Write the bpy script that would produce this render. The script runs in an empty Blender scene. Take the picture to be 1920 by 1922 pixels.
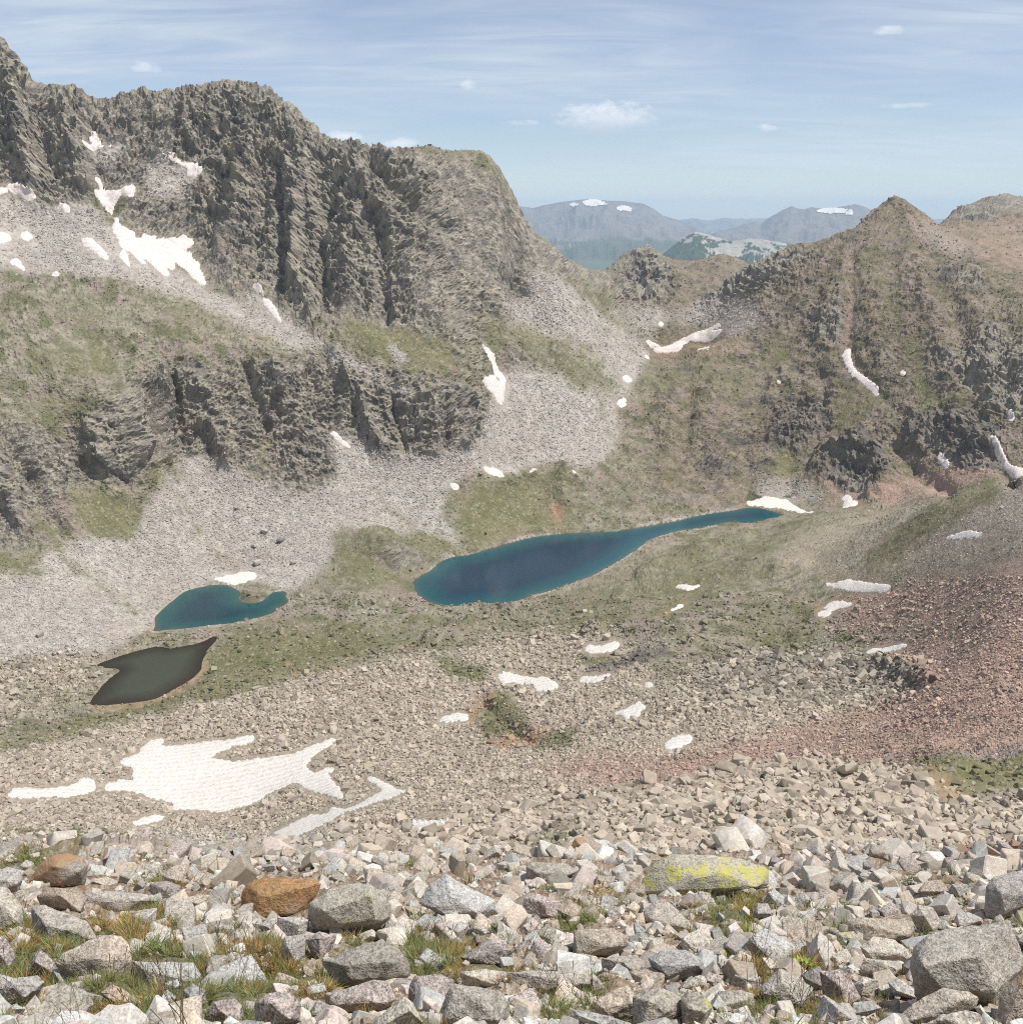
import bpy, bmesh, math, random, time
import numpy as np
from mathutils import Vector, Matrix, noise as mnoise

T0 = time.time()
rng = np.random.default_rng(7)
random.seed(7)
SC = bpy.context.scene
COL = SC.collection

# ------------------------------------------------------------------ camera
F_PX, CX, CY = 1925.0, 960.0, 961.0           # photograph is 1920 x 1922
PITCH = math.radians(16.4)
CP, SP = math.cos(PITCH), math.sin(PITCH)
cam = bpy.data.cameras.new("camera")
cam.sensor_fit = 'HORIZONTAL'
cam.sensor_width = 36.0
cam.lens = 36.0 * F_PX / 1920.0
cam.clip_start = 0.1
cam.clip_end = 200000.0
cam_o = bpy.data.objects.new("camera", cam)
COL.objects.link(cam_o)
cam_o.location = (0, 0, 0)
cam_o.rotation_euler = (math.pi / 2 - PITCH, 0, 0)
SC.camera = cam_o

# ------------------------------------------------------------------ light
SUN_ELEV = math.radians(63.0)
SUN_AZ = math.radians(106.0)                    # clockwise from the view direction: from the right
SKY_STRENGTH = 0.088
SUN_STRENGTH = 4.1
EXPOSURE = 0.33
HAZE_DENS = 2.8e-5

sun = bpy.data.lights.new("sun", 'SUN')
sun.energy = SUN_STRENGTH
sun.angle = math.radians(0.53)
sun.color = (1.0, 0.955, 0.89)
sun_o = bpy.data.objects.new("sun", sun)
COL.objects.link(sun_o)
sd = Vector((math.sin(SUN_AZ) * math.cos(SUN_ELEV), math.cos(SUN_AZ) * math.cos(SUN_ELEV), math.sin(SUN_ELEV)))
sun_o.rotation_euler = sd.to_track_quat('Z', 'Y').to_euler()
sun_o.location = sd * 50

SC.view_settings.view_transform = 'Standard'
SC.view_settings.look = 'None'
SC.view_settings.gamma = 1.0
SC.view_settings.use_curve_mapping = False
SC.view_settings.exposure = EXPOSURE
SC.cycles.max_bounces = 5
SC.cycles.diffuse_bounces = 3
SC.cycles.glossy_bounces = 2
SC.cycles.transmission_bounces = 2
SC.cycles.volume_bounces = 2
SC.cycles.transparent_max_bounces = 8
SC.cycles.use_denoising = False
SC.cycles.filter_width = 1.0

# ------------------------------------------------------------------ node helpers
def nn(nt, kind, **kw):
    n = nt.nodes.new(kind)
    for k, v in kw.items():
        if k == 'inp':
            for a, b in v.items():
                n.inputs[a].default_value = b
        else:
            setattr(n, k, v)
    return n

def lk(nt, a, b):
    nt.links.new(a, b)

def mixc(nt, fac, a, b, mode='MIX'):
    m = nt.nodes.new('ShaderNodeMix')
    m.data_type = 'RGBA'
    m.blend_type = mode
    m.clamp_factor = True
    for sock, v in ((m.inputs[0], fac), (m.inputs[6], a), (m.inputs[7], b)):
        if hasattr(v, 'is_linked'):
            nt.links.new(v, sock)
        elif isinstance(v, (int, float)):
            sock.default_value = v
        else:
            sock.default_value = (*v, 1.0) if len(v) == 3 else v
    return m.outputs[2]

def ramp(nt, fac, stops):
    r = nt.nodes.new('ShaderNodeValToRGB')
    el = r.color_ramp.elements
    while len(el) > 1:
        el.remove(el[-1])
    for i, (p, c) in enumerate(stops):
        e = el[0] if i == 0 else el.new(p)
        e.position = p
        e.color = (c, c, c, 1) if isinstance(c, (int, float)) else (*c, 1)
    nt.links.new(fac, r.inputs[0])
    return r.outputs[0]

def math_n(nt, op, a, b=None, c=None):
    m = nt.nodes.new('ShaderNodeMath')
    m.operation = op
    for i, v in enumerate((a, b, c)):
        if v is None:
            continue
        if hasattr(v, 'is_linked'):
            nt.links.new(v, m.inputs[i])
        else:
            m.inputs[i].default_value = v
    return m.outputs[0]

# ------------------------------------------------------------------ sky
world = bpy.data.worlds.new("World")
SC.world = world
world.use_nodes = True
wt = world.node_tree
wt.nodes.clear()
sky = nn(wt, 'ShaderNodeTexSky', sky_type='NISHITA', sun_disc=False)
sky.sun_elevation = SUN_ELEV
sky.sun_rotation = SUN_AZ
sky.altitude = 2700.0
sky.air_density = 1.0
sky.dust_density = 1.2
sky.ozone_density = 1.6
bg = nn(wt, 'ShaderNodeBackground')
bg.inputs[1].default_value = SKY_STRENGTH
out = nn(wt, 'ShaderNodeOutputWorld')
tc = nn(wt, 'ShaderNodeTexCoord')
sep = nn(wt, 'ShaderNodeSeparateXYZ')
lk(wt, tc.outputs['Generated'], sep.inputs[0])
# plane projection of a high cloud deck: (x/z', y/z')
zc = math_n(wt, 'MAXIMUM', math_n(wt, 'ADD', sep.outputs[2], 0.10), 0.02)
cu = math_n(wt, 'DIVIDE', sep.outputs[0], zc)
cv = math_n(wt, 'DIVIDE', sep.outputs[1], zc)
comb = nn(wt, 'ShaderNodeCombineXYZ')
lk(wt, cu, comb.inputs[0]); lk(wt, cv, comb.inputs[1])
def wnoise(scale, rot, sx, sy, detail, rough, dist, off=(0, 0, 0)):
    mp = nn(wt, 'ShaderNodeMapping')
    mp.inputs['Rotation'].default_value = (0, 0, rot)
    mp.inputs['Scale'].default_value = (sx, sy, 1)
    mp.inputs['Location'].default_value = off
    lk(wt, comb.outputs[0], mp.inputs[0])
    n = nn(wt, 'ShaderNodeTexNoise', noise_dimensions='3D')
    n.inputs['Scale'].default_value = scale
    n.inputs['Detail'].default_value = detail
    n.inputs['Roughness'].default_value = rough
    n.inputs['Distortion'].default_value = dist
    lk(wt, mp.outputs[0], n.inputs['Vector'])
    return n.outputs[0]
big = wnoise(0.55, 0.25, 0.8, 1.0, 4, 0.55, 0.5, (1.3, 4.0, 0.0))
fine = wnoise(2.2, 0.35, 0.55, 1.6, 8, 0.62, 0.9, (0.2, 0.9, 1.0))
c1 = ramp(wt, big, [(0.32, 0.0), (0.58, 1.0)])
c2 = ramp(wt, fine, [(0.34, 0.15), (0.72, 1.0)])
veil = math_n(wt, 'MULTIPLY', c1, c2)
elev_f = ramp(wt, sep.outputs[2], [(0.0, 0.30), (0.10, 0.55), (0.22, 1.0)])
veil = math_n(wt, 'MULTIPLY', veil, elev_f)
veil = math_n(wt, 'ADD', math_n(wt, 'MULTIPLY', veil, 0.78), 0.18)
CLOUD_W = (7.6, 8.0, 8.5)
skyc = mixc(wt, veil, sky.outputs[0], CLOUD_W)

def dir_px(px, py):
    u, v = (px - CX) / F_PX, (py - CY) / F_PX
    d = np.array([u, CP - v * SP, -SP - v * CP])
    return d / np.linalg.norm(d)
# small fair-weather clouds: (px, py, half width, half height, density, seed)
def cumulus(col, px, py, hw, hh, dens, seed, shade):
    d = dir_px(px, py)
    az = math.atan2(d[0], d[1]); el = math.asin(d[2])
    x = math_n(wt, 'ARCTAN2', sep.outputs[0], sep.outputs[1])
    e = math_n(wt, 'ARCSINE', sep.outputs[2])
    dx = math_n(wt, 'DIVIDE', math_n(wt, 'SUBTRACT', x, az), hw / F_PX)
    dy = math_n(wt, 'DIVIDE', math_n(wt, 'SUBTRACT', e, el), hh / F_PX)
    cb = nn(wt, 'ShaderNodeCombineXYZ')
    lk(wt, math_n(wt, 'MULTIPLY', x, 60.0), cb.inputs[0]); lk(wt, math_n(wt, 'MULTIPLY', e, 110.0), cb.inputs[1])
    cb.inputs[2].default_value = seed
    n = nn(wt, 'ShaderNodeTexNoise'); n.inputs['Scale'].default_value = 1.1
    n.inputs['Detail'].default_value = 9; n.inputs['Roughness'].default_value = 0.66
    lk(wt, cb.outputs[0], n.inputs['Vector'])
    # flat base: lower half falls off faster
    dyl = math_n(wt, 'MULTIPLY', math_n(wt, 'MINIMUM', dy, 0.0), 1.6)
    dyy = math_n(wt, 'ADD', math_n(wt, 'MAXIMUM', dy, 0.0), dyl)
    r2 = math_n(wt, 'ADD', math_n(wt, 'MULTIPLY', dx, dx), math_n(wt, 'MULTIPLY', dyy, dyy))
    v = math_n(wt, 'SUBTRACT', math_n(wt, 'ADD', math_n(wt, 'MULTIPLY', math_n(wt, 'SUBTRACT', n.outputs[0], 0.5), 3.0), 0.95), r2)
    m = math_n(wt, 'MULTIPLY', ramp(wt, v, [(0.0, 0.0), (0.45, 0.45), (1.0, 1.0)]), dens)
    sh = ramp(wt, math_n(wt, 'ADD', math_n(wt, 'MULTIPLY', dy, 0.5), 0.5), [(0.15, shade), (0.85, (8.9, 9.2, 9.6))])
    return mixc(wt, m, col, sh)
GREYB = (4.9, 5.5, 6.5)
for args in ((1138, 226, 98, 36, 0.85, 0.0, GREYB), (980, 231, 34, 7, 0.55, 3.0, (5.0, 5.7, 6.8)),
             (752, 270, 36, 12, 0.75, 6.0, (7.5, 8.0, 8.6)), (645, 258, 34, 13, 0.8, 9.0, (7.5, 8.0, 8.6)),
             (1438, 241, 17, 9, 0.6, 12.0, (7, 7.6, 8.3)), (878, 160, 16, 11, 0.5, 15.0, (7, 7.6, 8.3)),
             (1668, 58, 26, 11, 0.55, 18.0, (7.5, 8, 8.6)), (275, 128, 26, 12, 0.5, 21.0, (7.5, 8, 8.6)),
             (1690, 199, 50, 6, 0.4, 24.0, (7.5, 8, 8.6))):
    skyc = cumulus(skyc, *args)
lk(wt, skyc, bg.inputs[0])
lk(wt, bg.outputs[0], out.inputs[0])

# ------------------------------------------------------------------ numpy noise
_perm = np.random.default_rng(11).permutation(256).astype(np.int32)
_perm = np.concatenate([_perm, _perm, _perm])
_g = np.random.default_rng(12).normal(size=(256, 3)).astype(np.float32)
_g /= np.linalg.norm(_g, axis=1, keepdims=True)
_g *= 1.5

def pnoise(P):
    """gradient noise, P (N,3) -> (N,) about -1..1"""
    P = P.astype(np.float32)
    I = np.floor(P)
    Fr = P - I
    I = I.astype(np.int32) & 255
    U = Fr * Fr * Fr * (Fr * (Fr * 6 - 15) + 10)
    res = 0
    for dx in (0, 1):
        wx = U[:, 0] if dx else 1 - U[:, 0]
        px_ = _perm[I[:, 0] + dx]
        for dy in (0, 1):
            wy = wx * (U[:, 1] if dy else 1 - U[:, 1])
            py_ = _perm[px_ + I[:, 1] + dy]
            for dz in (0, 1):
                w = wy * (U[:, 2] if dz else 1 - U[:, 2])
                h = _perm[py_ + I[:, 2] + dz]
                g = _g[h]
                res = res + w * (g[:, 0] * (Fr[:, 0] - dx) + g[:, 1] * (Fr[:, 1] - dy) + g[:, 2] * (Fr[:, 2] - dz))
    return res

def fbm(P, lam, octs, gain=0.5, lac=2.03, off=0.0):
    s = 0; a = 1.0; tot = 0
    Q = P / lam + off
    for i in range(octs):
        s = s + a * pnoise(Q); tot += a
        Q = Q * lac + 17.3; a *= gain
    return s / tot

def ridged(P, lam, octs, gain=0.55, lac=2.05, off=0.0):
    s = 0; a = 1.0; tot = 0; prev = 1.0
    Q = P / lam + off
    for i in range(octs):
        n = 1 - np.abs(pnoise(Q)) * 1.6
        n = np.clip(n, 0, 1) ** 1.6
        s = s + a * n * prev; tot += a
        prev = 0.35 + 0.65 * n
        Q = Q * lac + 9.1; a *= gain
    return s / tot

def sstep(e0, e1, x):
    t = np.clip((x - e0) / (e1 - e0), 0, 1)
    return t * t * (3 - 2 * t)

# ------------------------------------------------------------------ pixel -> world
def tan_py(py):
    v = (np.asarray(py, float) - CY) / F_PX
    return (-SP - v * CP) / (CP - v * SP)

def at_Y(px, py, Y):
    """point on the ray of a photo pixel at forward distance Y"""
    u = (np.asarray(px, float) - CX) / F_PX
    v = (np.asarray(py, float) - CY) / F_PX
    k = Y / (CP - v * SP)
    return np.stack([u * k, Y + 0 * u, (-SP - v * CP) * k], -1)

def at_Z(px, py, Z):
    return at_Y(px, py, Z / tan_py(py))

def to_px(P):
    d = P[..., 1] * CP - P[..., 2] * SP
    d = np.maximum(d, 1e-3)
    x = CX + F_PX * P[..., 0] / d
    y = CY - F_PX * (P[..., 1] * SP + P[..., 2] * CP) / d
    return x, y

# ------------------------------------------------------------------ terrain control points
LAKE_Z, TARN_Z, POND_Z = -350.0, -346.0, -343.0
CTRL = []                                      # (px, py, Y)
def column(px, pts):
    for py, Y in pts:
        CTRL.append((px, py, Y))
fore = [(1922, 4.3), (1850, 5.5), (1780, 7.0), (1710, 9.5), (1650, 13.5)]
foreL = fore + [(1600, 18.0), (1592, 21.0), (1640, 45), (1700, 120), (1705, 230), (1640, 360), (1600, 420)]
for px in (-450, 0, 190, 370):
    column(px, foreL)
for px in (-450, 0):
    column(px, [(1555, 455), (1480, 520), (1400, 580), (1300, 688), (1240, 735), (1150, 800), (1070, 845), (1000, 880), (950, 905),
                (900, 918), (850, 930), (800, 950), (700, 1010), (600, 1085), (510, 1180), (450, 1250), (365, 1330), (300, 1365), (200, 1400)])
column(190, [(1555, 455), (1480, 525), (1400, 590), (1150, 818), (1080, 880), (1000, 930), (930, 960), (890, 975), (800, 993), (740, 1010),
             (700, 1050), (600, 1130), (520, 1210), (440, 1290), (380, 1340), (300, 1385), (240, 1420)])
column(370, [(1560, 455), (1500, 505), (1430, 560), (1350, 640), (1290, 690), (1230, 775), (1040, 965), (1000, 990), (900, 1040), (860, 1058), (760, 1088), (690, 1110), (640, 1160), (580, 1225),
             (540, 1285), (480, 1345), (400, 1400), (300, 1445), (235, 1470)])
column(520, fore + [(1605, 22), (1600, 40), (1620, 110), (1615, 250), (1570, 400), (1500, 480), (1400, 560), (1300, 650), (1230, 750), (1180, 810), (1075, 945), (1000, 1010), (920, 1060), (850, 1095), (750, 1125), (680, 1150), (640, 1190), (600, 1240),
              (540, 1300), (450, 1370), (350, 1425), (250, 1475)])
column(700, fore + [(1615, 24), (1600, 60), (1575, 170), (1530, 330), (1470, 450), (1400, 530), (1300, 640), (1200, 775), (1150, 850), (1110, 905), (1060, 955), (1012, 990), (985, 1035), (950, 1060), (850, 1130),
             (700, 1175), (640, 1200), (600, 1260), (500, 1310), (400, 1350), (330, 1380)])
column(860, [(1110, 918)])
column(820, [(900, 1110), (960, 1070), (1020, 1035)])
column(960, fore + [(1610, 22), (1595, 50), (1565, 140), (1500, 300), (1450, 400), (1400, 480), (1300, 620), (1200, 765), (1160, 840), (950, 1130), (880, 1185), (800, 1250),
             (700, 1330), (600, 1420), (500, 1500)])
column(870, [(830, 1150), (700, 1230), (640, 1260), (580, 1340), (480, 1400), (400, 1440)])
column(1080, [(1400, 440), (1300, 580), (1200, 740), (1140, 850), (920, 1160), (875, 1200), (860, 1225), (800, 1290), (700, 1380), (600, 1500), (540, 1600)])
column(1200, [(1922, 4.5), (1850, 5.7), (1780, 7.3), (1710, 10), (1640, 16.5), (1600, 24), (1570, 34), (1530, 56), (1500, 72), (1487, 84), (1530, 140), (1520, 220), (1475, 300), (1440, 345),
              (1400, 390), (1300, 520), (1200, 690), (1150, 790), (1100, 900), (940, 1190), (900, 1240), (800, 1370), (740, 1450),
              (690, 1530), (662, 1620), (650, 1700), (600, 1820)])
column(1330, [(920, 1260), (860, 1330), (760, 1420), (690, 1520), (660, 1580), (640, 1700), (600, 1760)])
column(1450, [(1922, 4.8), (1850, 6.0), (1780, 7.8), (1710, 10.8), (1640, 18), (1600, 27), (1560, 40), (1520, 57), (1480, 76), (1443, 98), (1500, 150), (1510, 220), (1450, 300),
              (1400, 360), (1330, 440), (1290, 490), (1240, 560), (1255, 610), (1200, 690), (1130, 790), (1060, 920), (1000, 1070),
              (930, 1260), (900, 1305), (800, 1405), (700, 1490), (600, 1585), (530, 1660)])
column(1560, [(1100, 790), (1040, 890), (1000, 970), (963, 1070), (930, 1210)])
column(1680, [(1922, 4.8), (1850, 6.0), (1780, 7.8), (1710, 11), (1640, 19), (1600, 28), (1560, 41), (1520, 58), (1480, 80), (1455, 110), (1480, 150), (1450, 210), (1400, 290), (1330, 400), (1270, 480), (1240, 520),
              (1200, 570), (1130, 650), (1060, 730), (1000, 810), (962, 880), (975, 980), (935, 1150), (900, 1190), (800, 1280), (700, 1370), (600, 1470), (520, 1560), (455, 1650), (420, 1720)])
for px, k in ((1920, 1.0), (2380, 0.95)):
    column(px, [(1922, 4.6), (1850, 5.8), (1780, 7.6), (1710, 10.8), (1640, 18.5), (1600, 29), (1560, 48), (1520, 75), (1480, 105), (1440, 140), (1400, 180), (1300, 275), (1200, 355),
              (1100, 440), (1000, 545), (930, 640), (890, 715), (930, 790), (940, 900), (870, 1030), (830, 1080), (750, 1160), (650, 1270), (560, 1410), (520, 1490), (550, 1620), (520, 1800), (470, 1960)])
column(1800, [(1200, 455), (1100, 560), (1000, 670), (950, 740), (922, 790), (945, 870), (940, 960), (900, 1090)])

SKYL = [(-450, -40, 1400), (-200, 20, 1410), (-100, 40, 1420), (0, 85, 1440), (30, 115, 1445), (55, 145, 1455), (90, 160, 1460), (120, 170, 1462), (150, 180, 1465), (190, 188, 1465), (230, 186, 1470),
        (260, 189, 1475), (290, 191, 1480), (320, 190, 1485), (350, 183, 1490), (380, 175, 1495), (410, 168, 1500), (440, 169, 1500), (470, 178, 1500), (500, 187, 1500),
        (530, 206, 1495), (550, 222, 1490), (580, 240, 1475), (615, 262, 1460), (650, 271, 1440), (690, 287, 1420), (730, 293, 1410), (770, 303, 1415), (800, 312, 1420),
        (830, 326, 1435), (855, 335, 1450), (880, 333, 1465), (900, 348, 1475), (925, 360, 1490), (945, 378, 1505), (960, 395, 1520), (985, 420, 1545), (1000, 440, 1560),
        (1025, 462, 1585), (1050, 476, 1610), (1070, 492, 1640), (1100, 505, 1680), (1140, 511, 1730), (1180, 521, 1780), (1215, 537, 1830), (1240, 558, 1870), (1260, 572, 1900),
        (1290, 565, 1880), (1320, 552, 1860), (1350, 535, 1840), (1400, 503, 1800), (1440, 489, 1780), (1480, 464, 1760), (1510, 456, 1765), (1545, 462, 1780), (1580, 452, 1790), (1600, 435, 1795),
        (1620, 415, 1800), (1650, 392, 1800), (1680, 379, 1800), (1700, 386, 1820), (1740, 402, 1900), (1800, 412, 2050), (1853, 418, 2150), (1880, 407, 2200), (1920, 397, 2250), (2100, 380, 2300), (2380, 370, 2300)]
for px, py, Y in SKYL:
    CTRL.append((px, py, Y))
    if px < 1130 or 1300 < px < 1720:
        CTRL.append((px, py + 70, Y * 1.09))
        CTRL.append((px, py + 150, Y * 1.22))
    elif px > 1720:
        CTRL.append((px, py + 40, Y * 1.12))
# crest of the front face on the right, with the reddish upper slope behind it
for px, py, Y in [(1693, 450, 1665), (1773, 483, 1560), (1847, 503, 1520)]:
    CTRL.append((px, py, Y)); CTRL.append((px, py + 25, Y * 1.07))
for px, py, Y in [(1780, 450, 1880), (1860, 480, 1850), (1780, 425, 1990), (1860, 440, 2050)]:
    CTRL.append((px, py, Y))
# dark rounded peak behind on the right
for px, py, Y in [(1770, 407, 2800), (1813, 384, 2850), (1873, 365, 2900), (1920, 369, 2900), (2050, 380, 2900), (2380, 420, 2900), (1730, 460, 2800)]:
    CTRL.append((px, py, Y)); CTRL.append((px, py + 60, Y * 1.12))
# crags beyond the pass
for px, py, Y in [(1128, 512, 2650), (1149, 492, 2620), (1186, 481, 2600), (1219, 466, 2600), (1243, 481, 2600), (1258, 496, 2640), (1279, 486, 2750), (1316, 487, 2760),
                  (1337, 475, 2750), (1363, 472, 2750), (1389, 487, 2770), (1410, 497, 2800)]:
    CTRL.append((px, py, Y)); CTRL.append((px, py + 90, Y * 1.16)); CTRL.append((px, py + 75, Y * 0.90))
for px in (-450, 0, 400, 800, 1200, 1600, 2000, 2380):
    CTRL.append((px, 700, 2400 if px < 1100 else 2420 if px == 1200 else 3600))
    CTRL.append((px, 640, 5000)); CTRL.append((px, 500, 14000)); CTRL.append((px, 430, 45000))
# shores
LAKE = [(775,1092),(785,1083),(800,1078),(808,1070),(830,1052),(850,1045),(880,1042),(920,1030),(960,1018),(1000,1008),(1040,1003),(1090,1000),(1150,998),(1200,990),(1260,980),(1300,970),(1340,963),(1380,958),(1400,953),(1420,952),(1440,957),(1460,962),(1474,967),(1450,975),(1425,977),(1412,983),(1390,982),(1370,981),(1340,985),(1310,992),(1270,998),(1240,1006),(1215,1015),(1200,1028),(1180,1042),(1150,1060),(1110,1082),(1070,1098),(1030,1110),(1000,1118),(970,1130),(940,1136),(910,1132),(880,1136),(850,1140),(820,1138),(800,1130),(785,1118),(777,1105)]
def tf(pts, ox, oy, s):
    return [(ox + x / s, oy + y / s) for x, y in pts]
TARN = tf([(850,1645),(880,1600),(865,1570),(880,1540),(930,1500),(990,1450),(1040,1410),(1120,1385),(1200,1372),(1290,1370),(1310,1390),(1360,1410),(1345,1455),(1370,1475),(1430,1480),(1490,1460),(1520,1420),(1560,1405),(1620,1410),(1605,1440),(1640,1465),(1600,1490),(1550,1510),(1550,1535),(1480,1555),(1380,1580),(1290,1605),(1180,1618),(1060,1625),(950,1625),(890,1640)], 0, 640, 3)
POND = tf([(530,1830),(600,1800),(680,1770),(760,1745),(850,1725),(900,1715),(960,1735),(1050,1715),(1120,1705),(1170,1680),(1210,1650),(1228,1665),(1215,1695),(1160,1740),(1150,1790),(1130,1850),(1100,1890),(1060,1920),(1002,1950),(900,2010),(801,2031),(651,2046),(561,2061),(492,2055),(522,2001),(561,1959),(640,1880),(690,1850),(560,1845)], 0, 640, 3)
for poly, z in ((LAKE, LAKE_Z), (TARN, TARN_Z), (POND, POND_Z)):
    for x, y in poly[::3]:
        CTRL.append((x, y, (z + 0.5) / tan_py(y)))

ctrl = np.array(CTRL, float)
CW = at_Y(ctrl[:, 0], ctrl[:, 1], ctrl[:, 2])
CA, CL, CT = CW[:, 0] / CW[:, 1], np.log(CW[:, 1]), CW[:, 2] / CW[:, 1]
A_SC = 1.15
def tps_k(r2):
    return 0.5 * r2 * np.log(r2 + 1e-12)
XY = np.stack([CA * A_SC, CL], -1)
n = len(XY)
d2 = ((XY[:, None] - XY[None]) ** 2).sum(-1)
K = tps_k(d2) + 2e-5 * np.eye(n)
Pm = np.concatenate([np.ones((n, 1)), XY], 1)
M = np.zeros((n + 3, n + 3)); M[:n, :n] = K; M[:n, n:] = Pm; M[n:, :n] = Pm.T
sol = np.linalg.solve(M, np.concatenate([CT, np.zeros(3)]))
fit = K @ sol[:n] + Pm @ sol[n:]
print("ctrl", n, "fit err", np.abs(fit - CT).max())

NA0, NL0 = 260, 640
A0, A1 = -1.0, 1.0
L0, L1 = math.log(1.6), math.log(45000.0)
ga = np.linspace(A0, A1, NA0)
LB = math.log(3300.0)
gl = np.concatenate([np.linspace(L0, LB, NL0 - 40, endpoint=False), np.linspace(LB, L1, 40)])
gt = np.zeros((NA0, NL0))
cc = XY
for i in range(NA0):
    q = np.stack([np.full(NL0, ga[i] * A_SC), gl], -1)
    r2 = ((q[:, None] - cc[None]) ** 2).sum(-1)
    gt[i] = tps_k(r2) @ sol[:n] + sol[n] + q @ sol[n + 1:]
# keep far ground below the horizon
far = sstep(math.log(3100), math.log(4200), gl)
gt = gt * (1 - far) + np.minimum(gt, -700.0 / np.exp(gl)) * far
# ------------------------------------------------------------------ fine terrain grid
NB, NLF = 900, 1020
g_a = np.concatenate([np.linspace(A0, -0.645, 50, endpoint=False), np.linspace(-0.645, 0.645, NB, endpoint=False), np.linspace(0.645, A1, 51)])
NAF = len(g_a)
fi = (g_a - A0) / (A1 - A0) * (NA0 - 1)
i0 = np.clip(fi.astype(int), 0, NA0 - 2); fr = (fi - i0)[:, None]
ct = gt[i0] * (1 - fr) + gt[i0 + 1] * fr                       # (NAF, NL0)
run = np.maximum.accumulate(ct, axis=1)
vis = ct >= run - 1e-3
dt = np.abs(np.diff(ct, axis=1)) * F_PX / 1.9
w = np.where(vis[:, 1:], np.minimum(dt, 40.0), 0.16 * np.minimum(dt, 40.0)) + 0.35
w = np.where(gl[None, 1:] > math.log(3300), 0.25, w)
for _ in range(3):                                             # share the spacing between neighbours
    k = 13
    pad = np.pad(w, ((k, k), (0, 0)), mode='edge')
    cs = np.cumsum(np.concatenate([np.zeros((1, w.shape[1])), pad]), axis=0)
    w = (cs[2 * k + 1:] - cs[:-(2 * k + 1)]) / (2 * k + 1)
cdf = np.concatenate([np.zeros((NAF, 1)), np.cumsum(w, axis=1)], axis=1)
cdf /= cdf[:, -1:]
rows = np.linspace(0, 1, NLF)
FL = np.stack([np.interp(rows, cdf[i], gl) for i in range(NAF)])
FT = np.stack([np.interp(FL[i], gl, ct[i]) for i in range(NAF)])
for _ in range(2):
    FT[:, 1:-1] = 0.25 * FT[:, :-2] + 0.5 * FT[:, 1:-1] + 0.25 * FT[:, 2:]
FY = np.exp(FL)
P = np.stack([g_a[:, None] * FY, FY, FT * FY], -1)             # (NAF, NLF, 3)
print("grid", NAF, NLF, round(time.time() - T0, 1))

# ------------------------------------------------------------------ painted plan: what covers the ground where
RX0, RY0, RW, RH, RS = -500, 0, 1460, 1010, 2.0                # half photo resolution
def raster(poly, s=RS, w=RW, h=RH):
    p = np.array(poly, float)
    x = (p[:, 0] - RX0) / s; y = (p[:, 1] - RY0) / s
    m = np.zeros((h, w), bool)
    ylo, yhi = max(0, int(y.min())), min(h - 1, int(y.max()) + 1)
    x2, y2 = np.roll(x, -1), np.roll(y, -1)
    for r in range(ylo, yhi + 1):
        yc = r + 0.5
        c = (y > yc) != (y2 > yc)
        if not c.any():
            continue
        xs = np.sort(x[c] + (yc - y[c]) / (y2[c] - y[c]) * (x2[c] - x[c]))
        for k in range(0, len(xs) - 1, 2):
            a, b = int(round(xs[k])), int(round(xs[k + 1]))
            if b > 0 and a < w:
                m[r, max(a, 0):max(b, 0)] = True
    return m
def blur(m, r):
    m = m.astype(np.float32)
    if r < 1:
        return m
    for _ in range(2):
        for ax in (0, 1):
            pad = [(0, 0), (0, 0)]; pad[ax] = (r + 1, r)
            c = np.cumsum(np.pad(m, pad, mode='edge'), axis=ax)
            m = (np.take(c, range(2 * r + 1, c.shape[ax]), axis=ax) - np.take(c, range(0, c.shape[ax] - 2 * r - 1), axis=ax)) / (2 * r + 1)
    return m
def stroke(pts, wid):
    """a band along a polyline, wid = half width (one number or one per point)"""
    p = np.array(pts, float)
    wd = np.full(len(p), wid, float) if np.isscalar(wid) else np.array(wid, float)
    m = np.zeros((RH, RW), np.float32)
    for k in range(len(p) - 1):
        a, b = p[k], p[k + 1]
        W = max(wd[k], wd[k + 1]) * 2.2
        xa, xb = sorted((a[0], b[0])); ya, yb = sorted((a[1], b[1]))
        c0, c1 = max(0, int((xa - W - RX0) / RS)), min(RW, int((xb + W - RX0) / RS) + 2)
        r0, r1 = max(0, int((ya - W) / RS)), min(RH, int((yb + W) / RS) + 2)
        if c1 <= c0 or r1 <= r0:
            continue
        X, Y = np.meshgrid(np.arange(c0, c1) * RS + RX0, np.arange(r0, r1) * RS + RY0)
        d = b - a
        t = np.clip(((X - a[0]) * d[0] + (Y - a[1]) * d[1]) / max((d ** 2).sum(), 1e-6), 0, 1)
        ww = wd[k] + (wd[k + 1] - wd[k]) * t
        dist = np.hypot(X - a[0] - t * d[0], Y - a[1] - t * d[1])
        m[r0:r1, c0:c1] = np.maximum(m[r0:r1, c0:c1], np.exp(-(dist / np.maximum(ww, 0.5)) ** 2))
    return m

MATS = ['rock', 'scree', 'grass', 'red', 'ochre', 'rubble', 'dark', 'slab', 'soil']
WT = {k: np.zeros((RH, RW), np.float32) for k in MATS}
WT['slab'][:] = 1.0                                            # rock patched with turf
def paint(mat, shape, strength=1.0, soft=6):
    m = shape if isinstance(shape, np.ndarray) else raster(shape)
    m = np.clip(blur(m, soft) * strength, 0, 1)
    for k in MATS:
        WT[k] *= 1 - m
    WT[mat] += m
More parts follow.
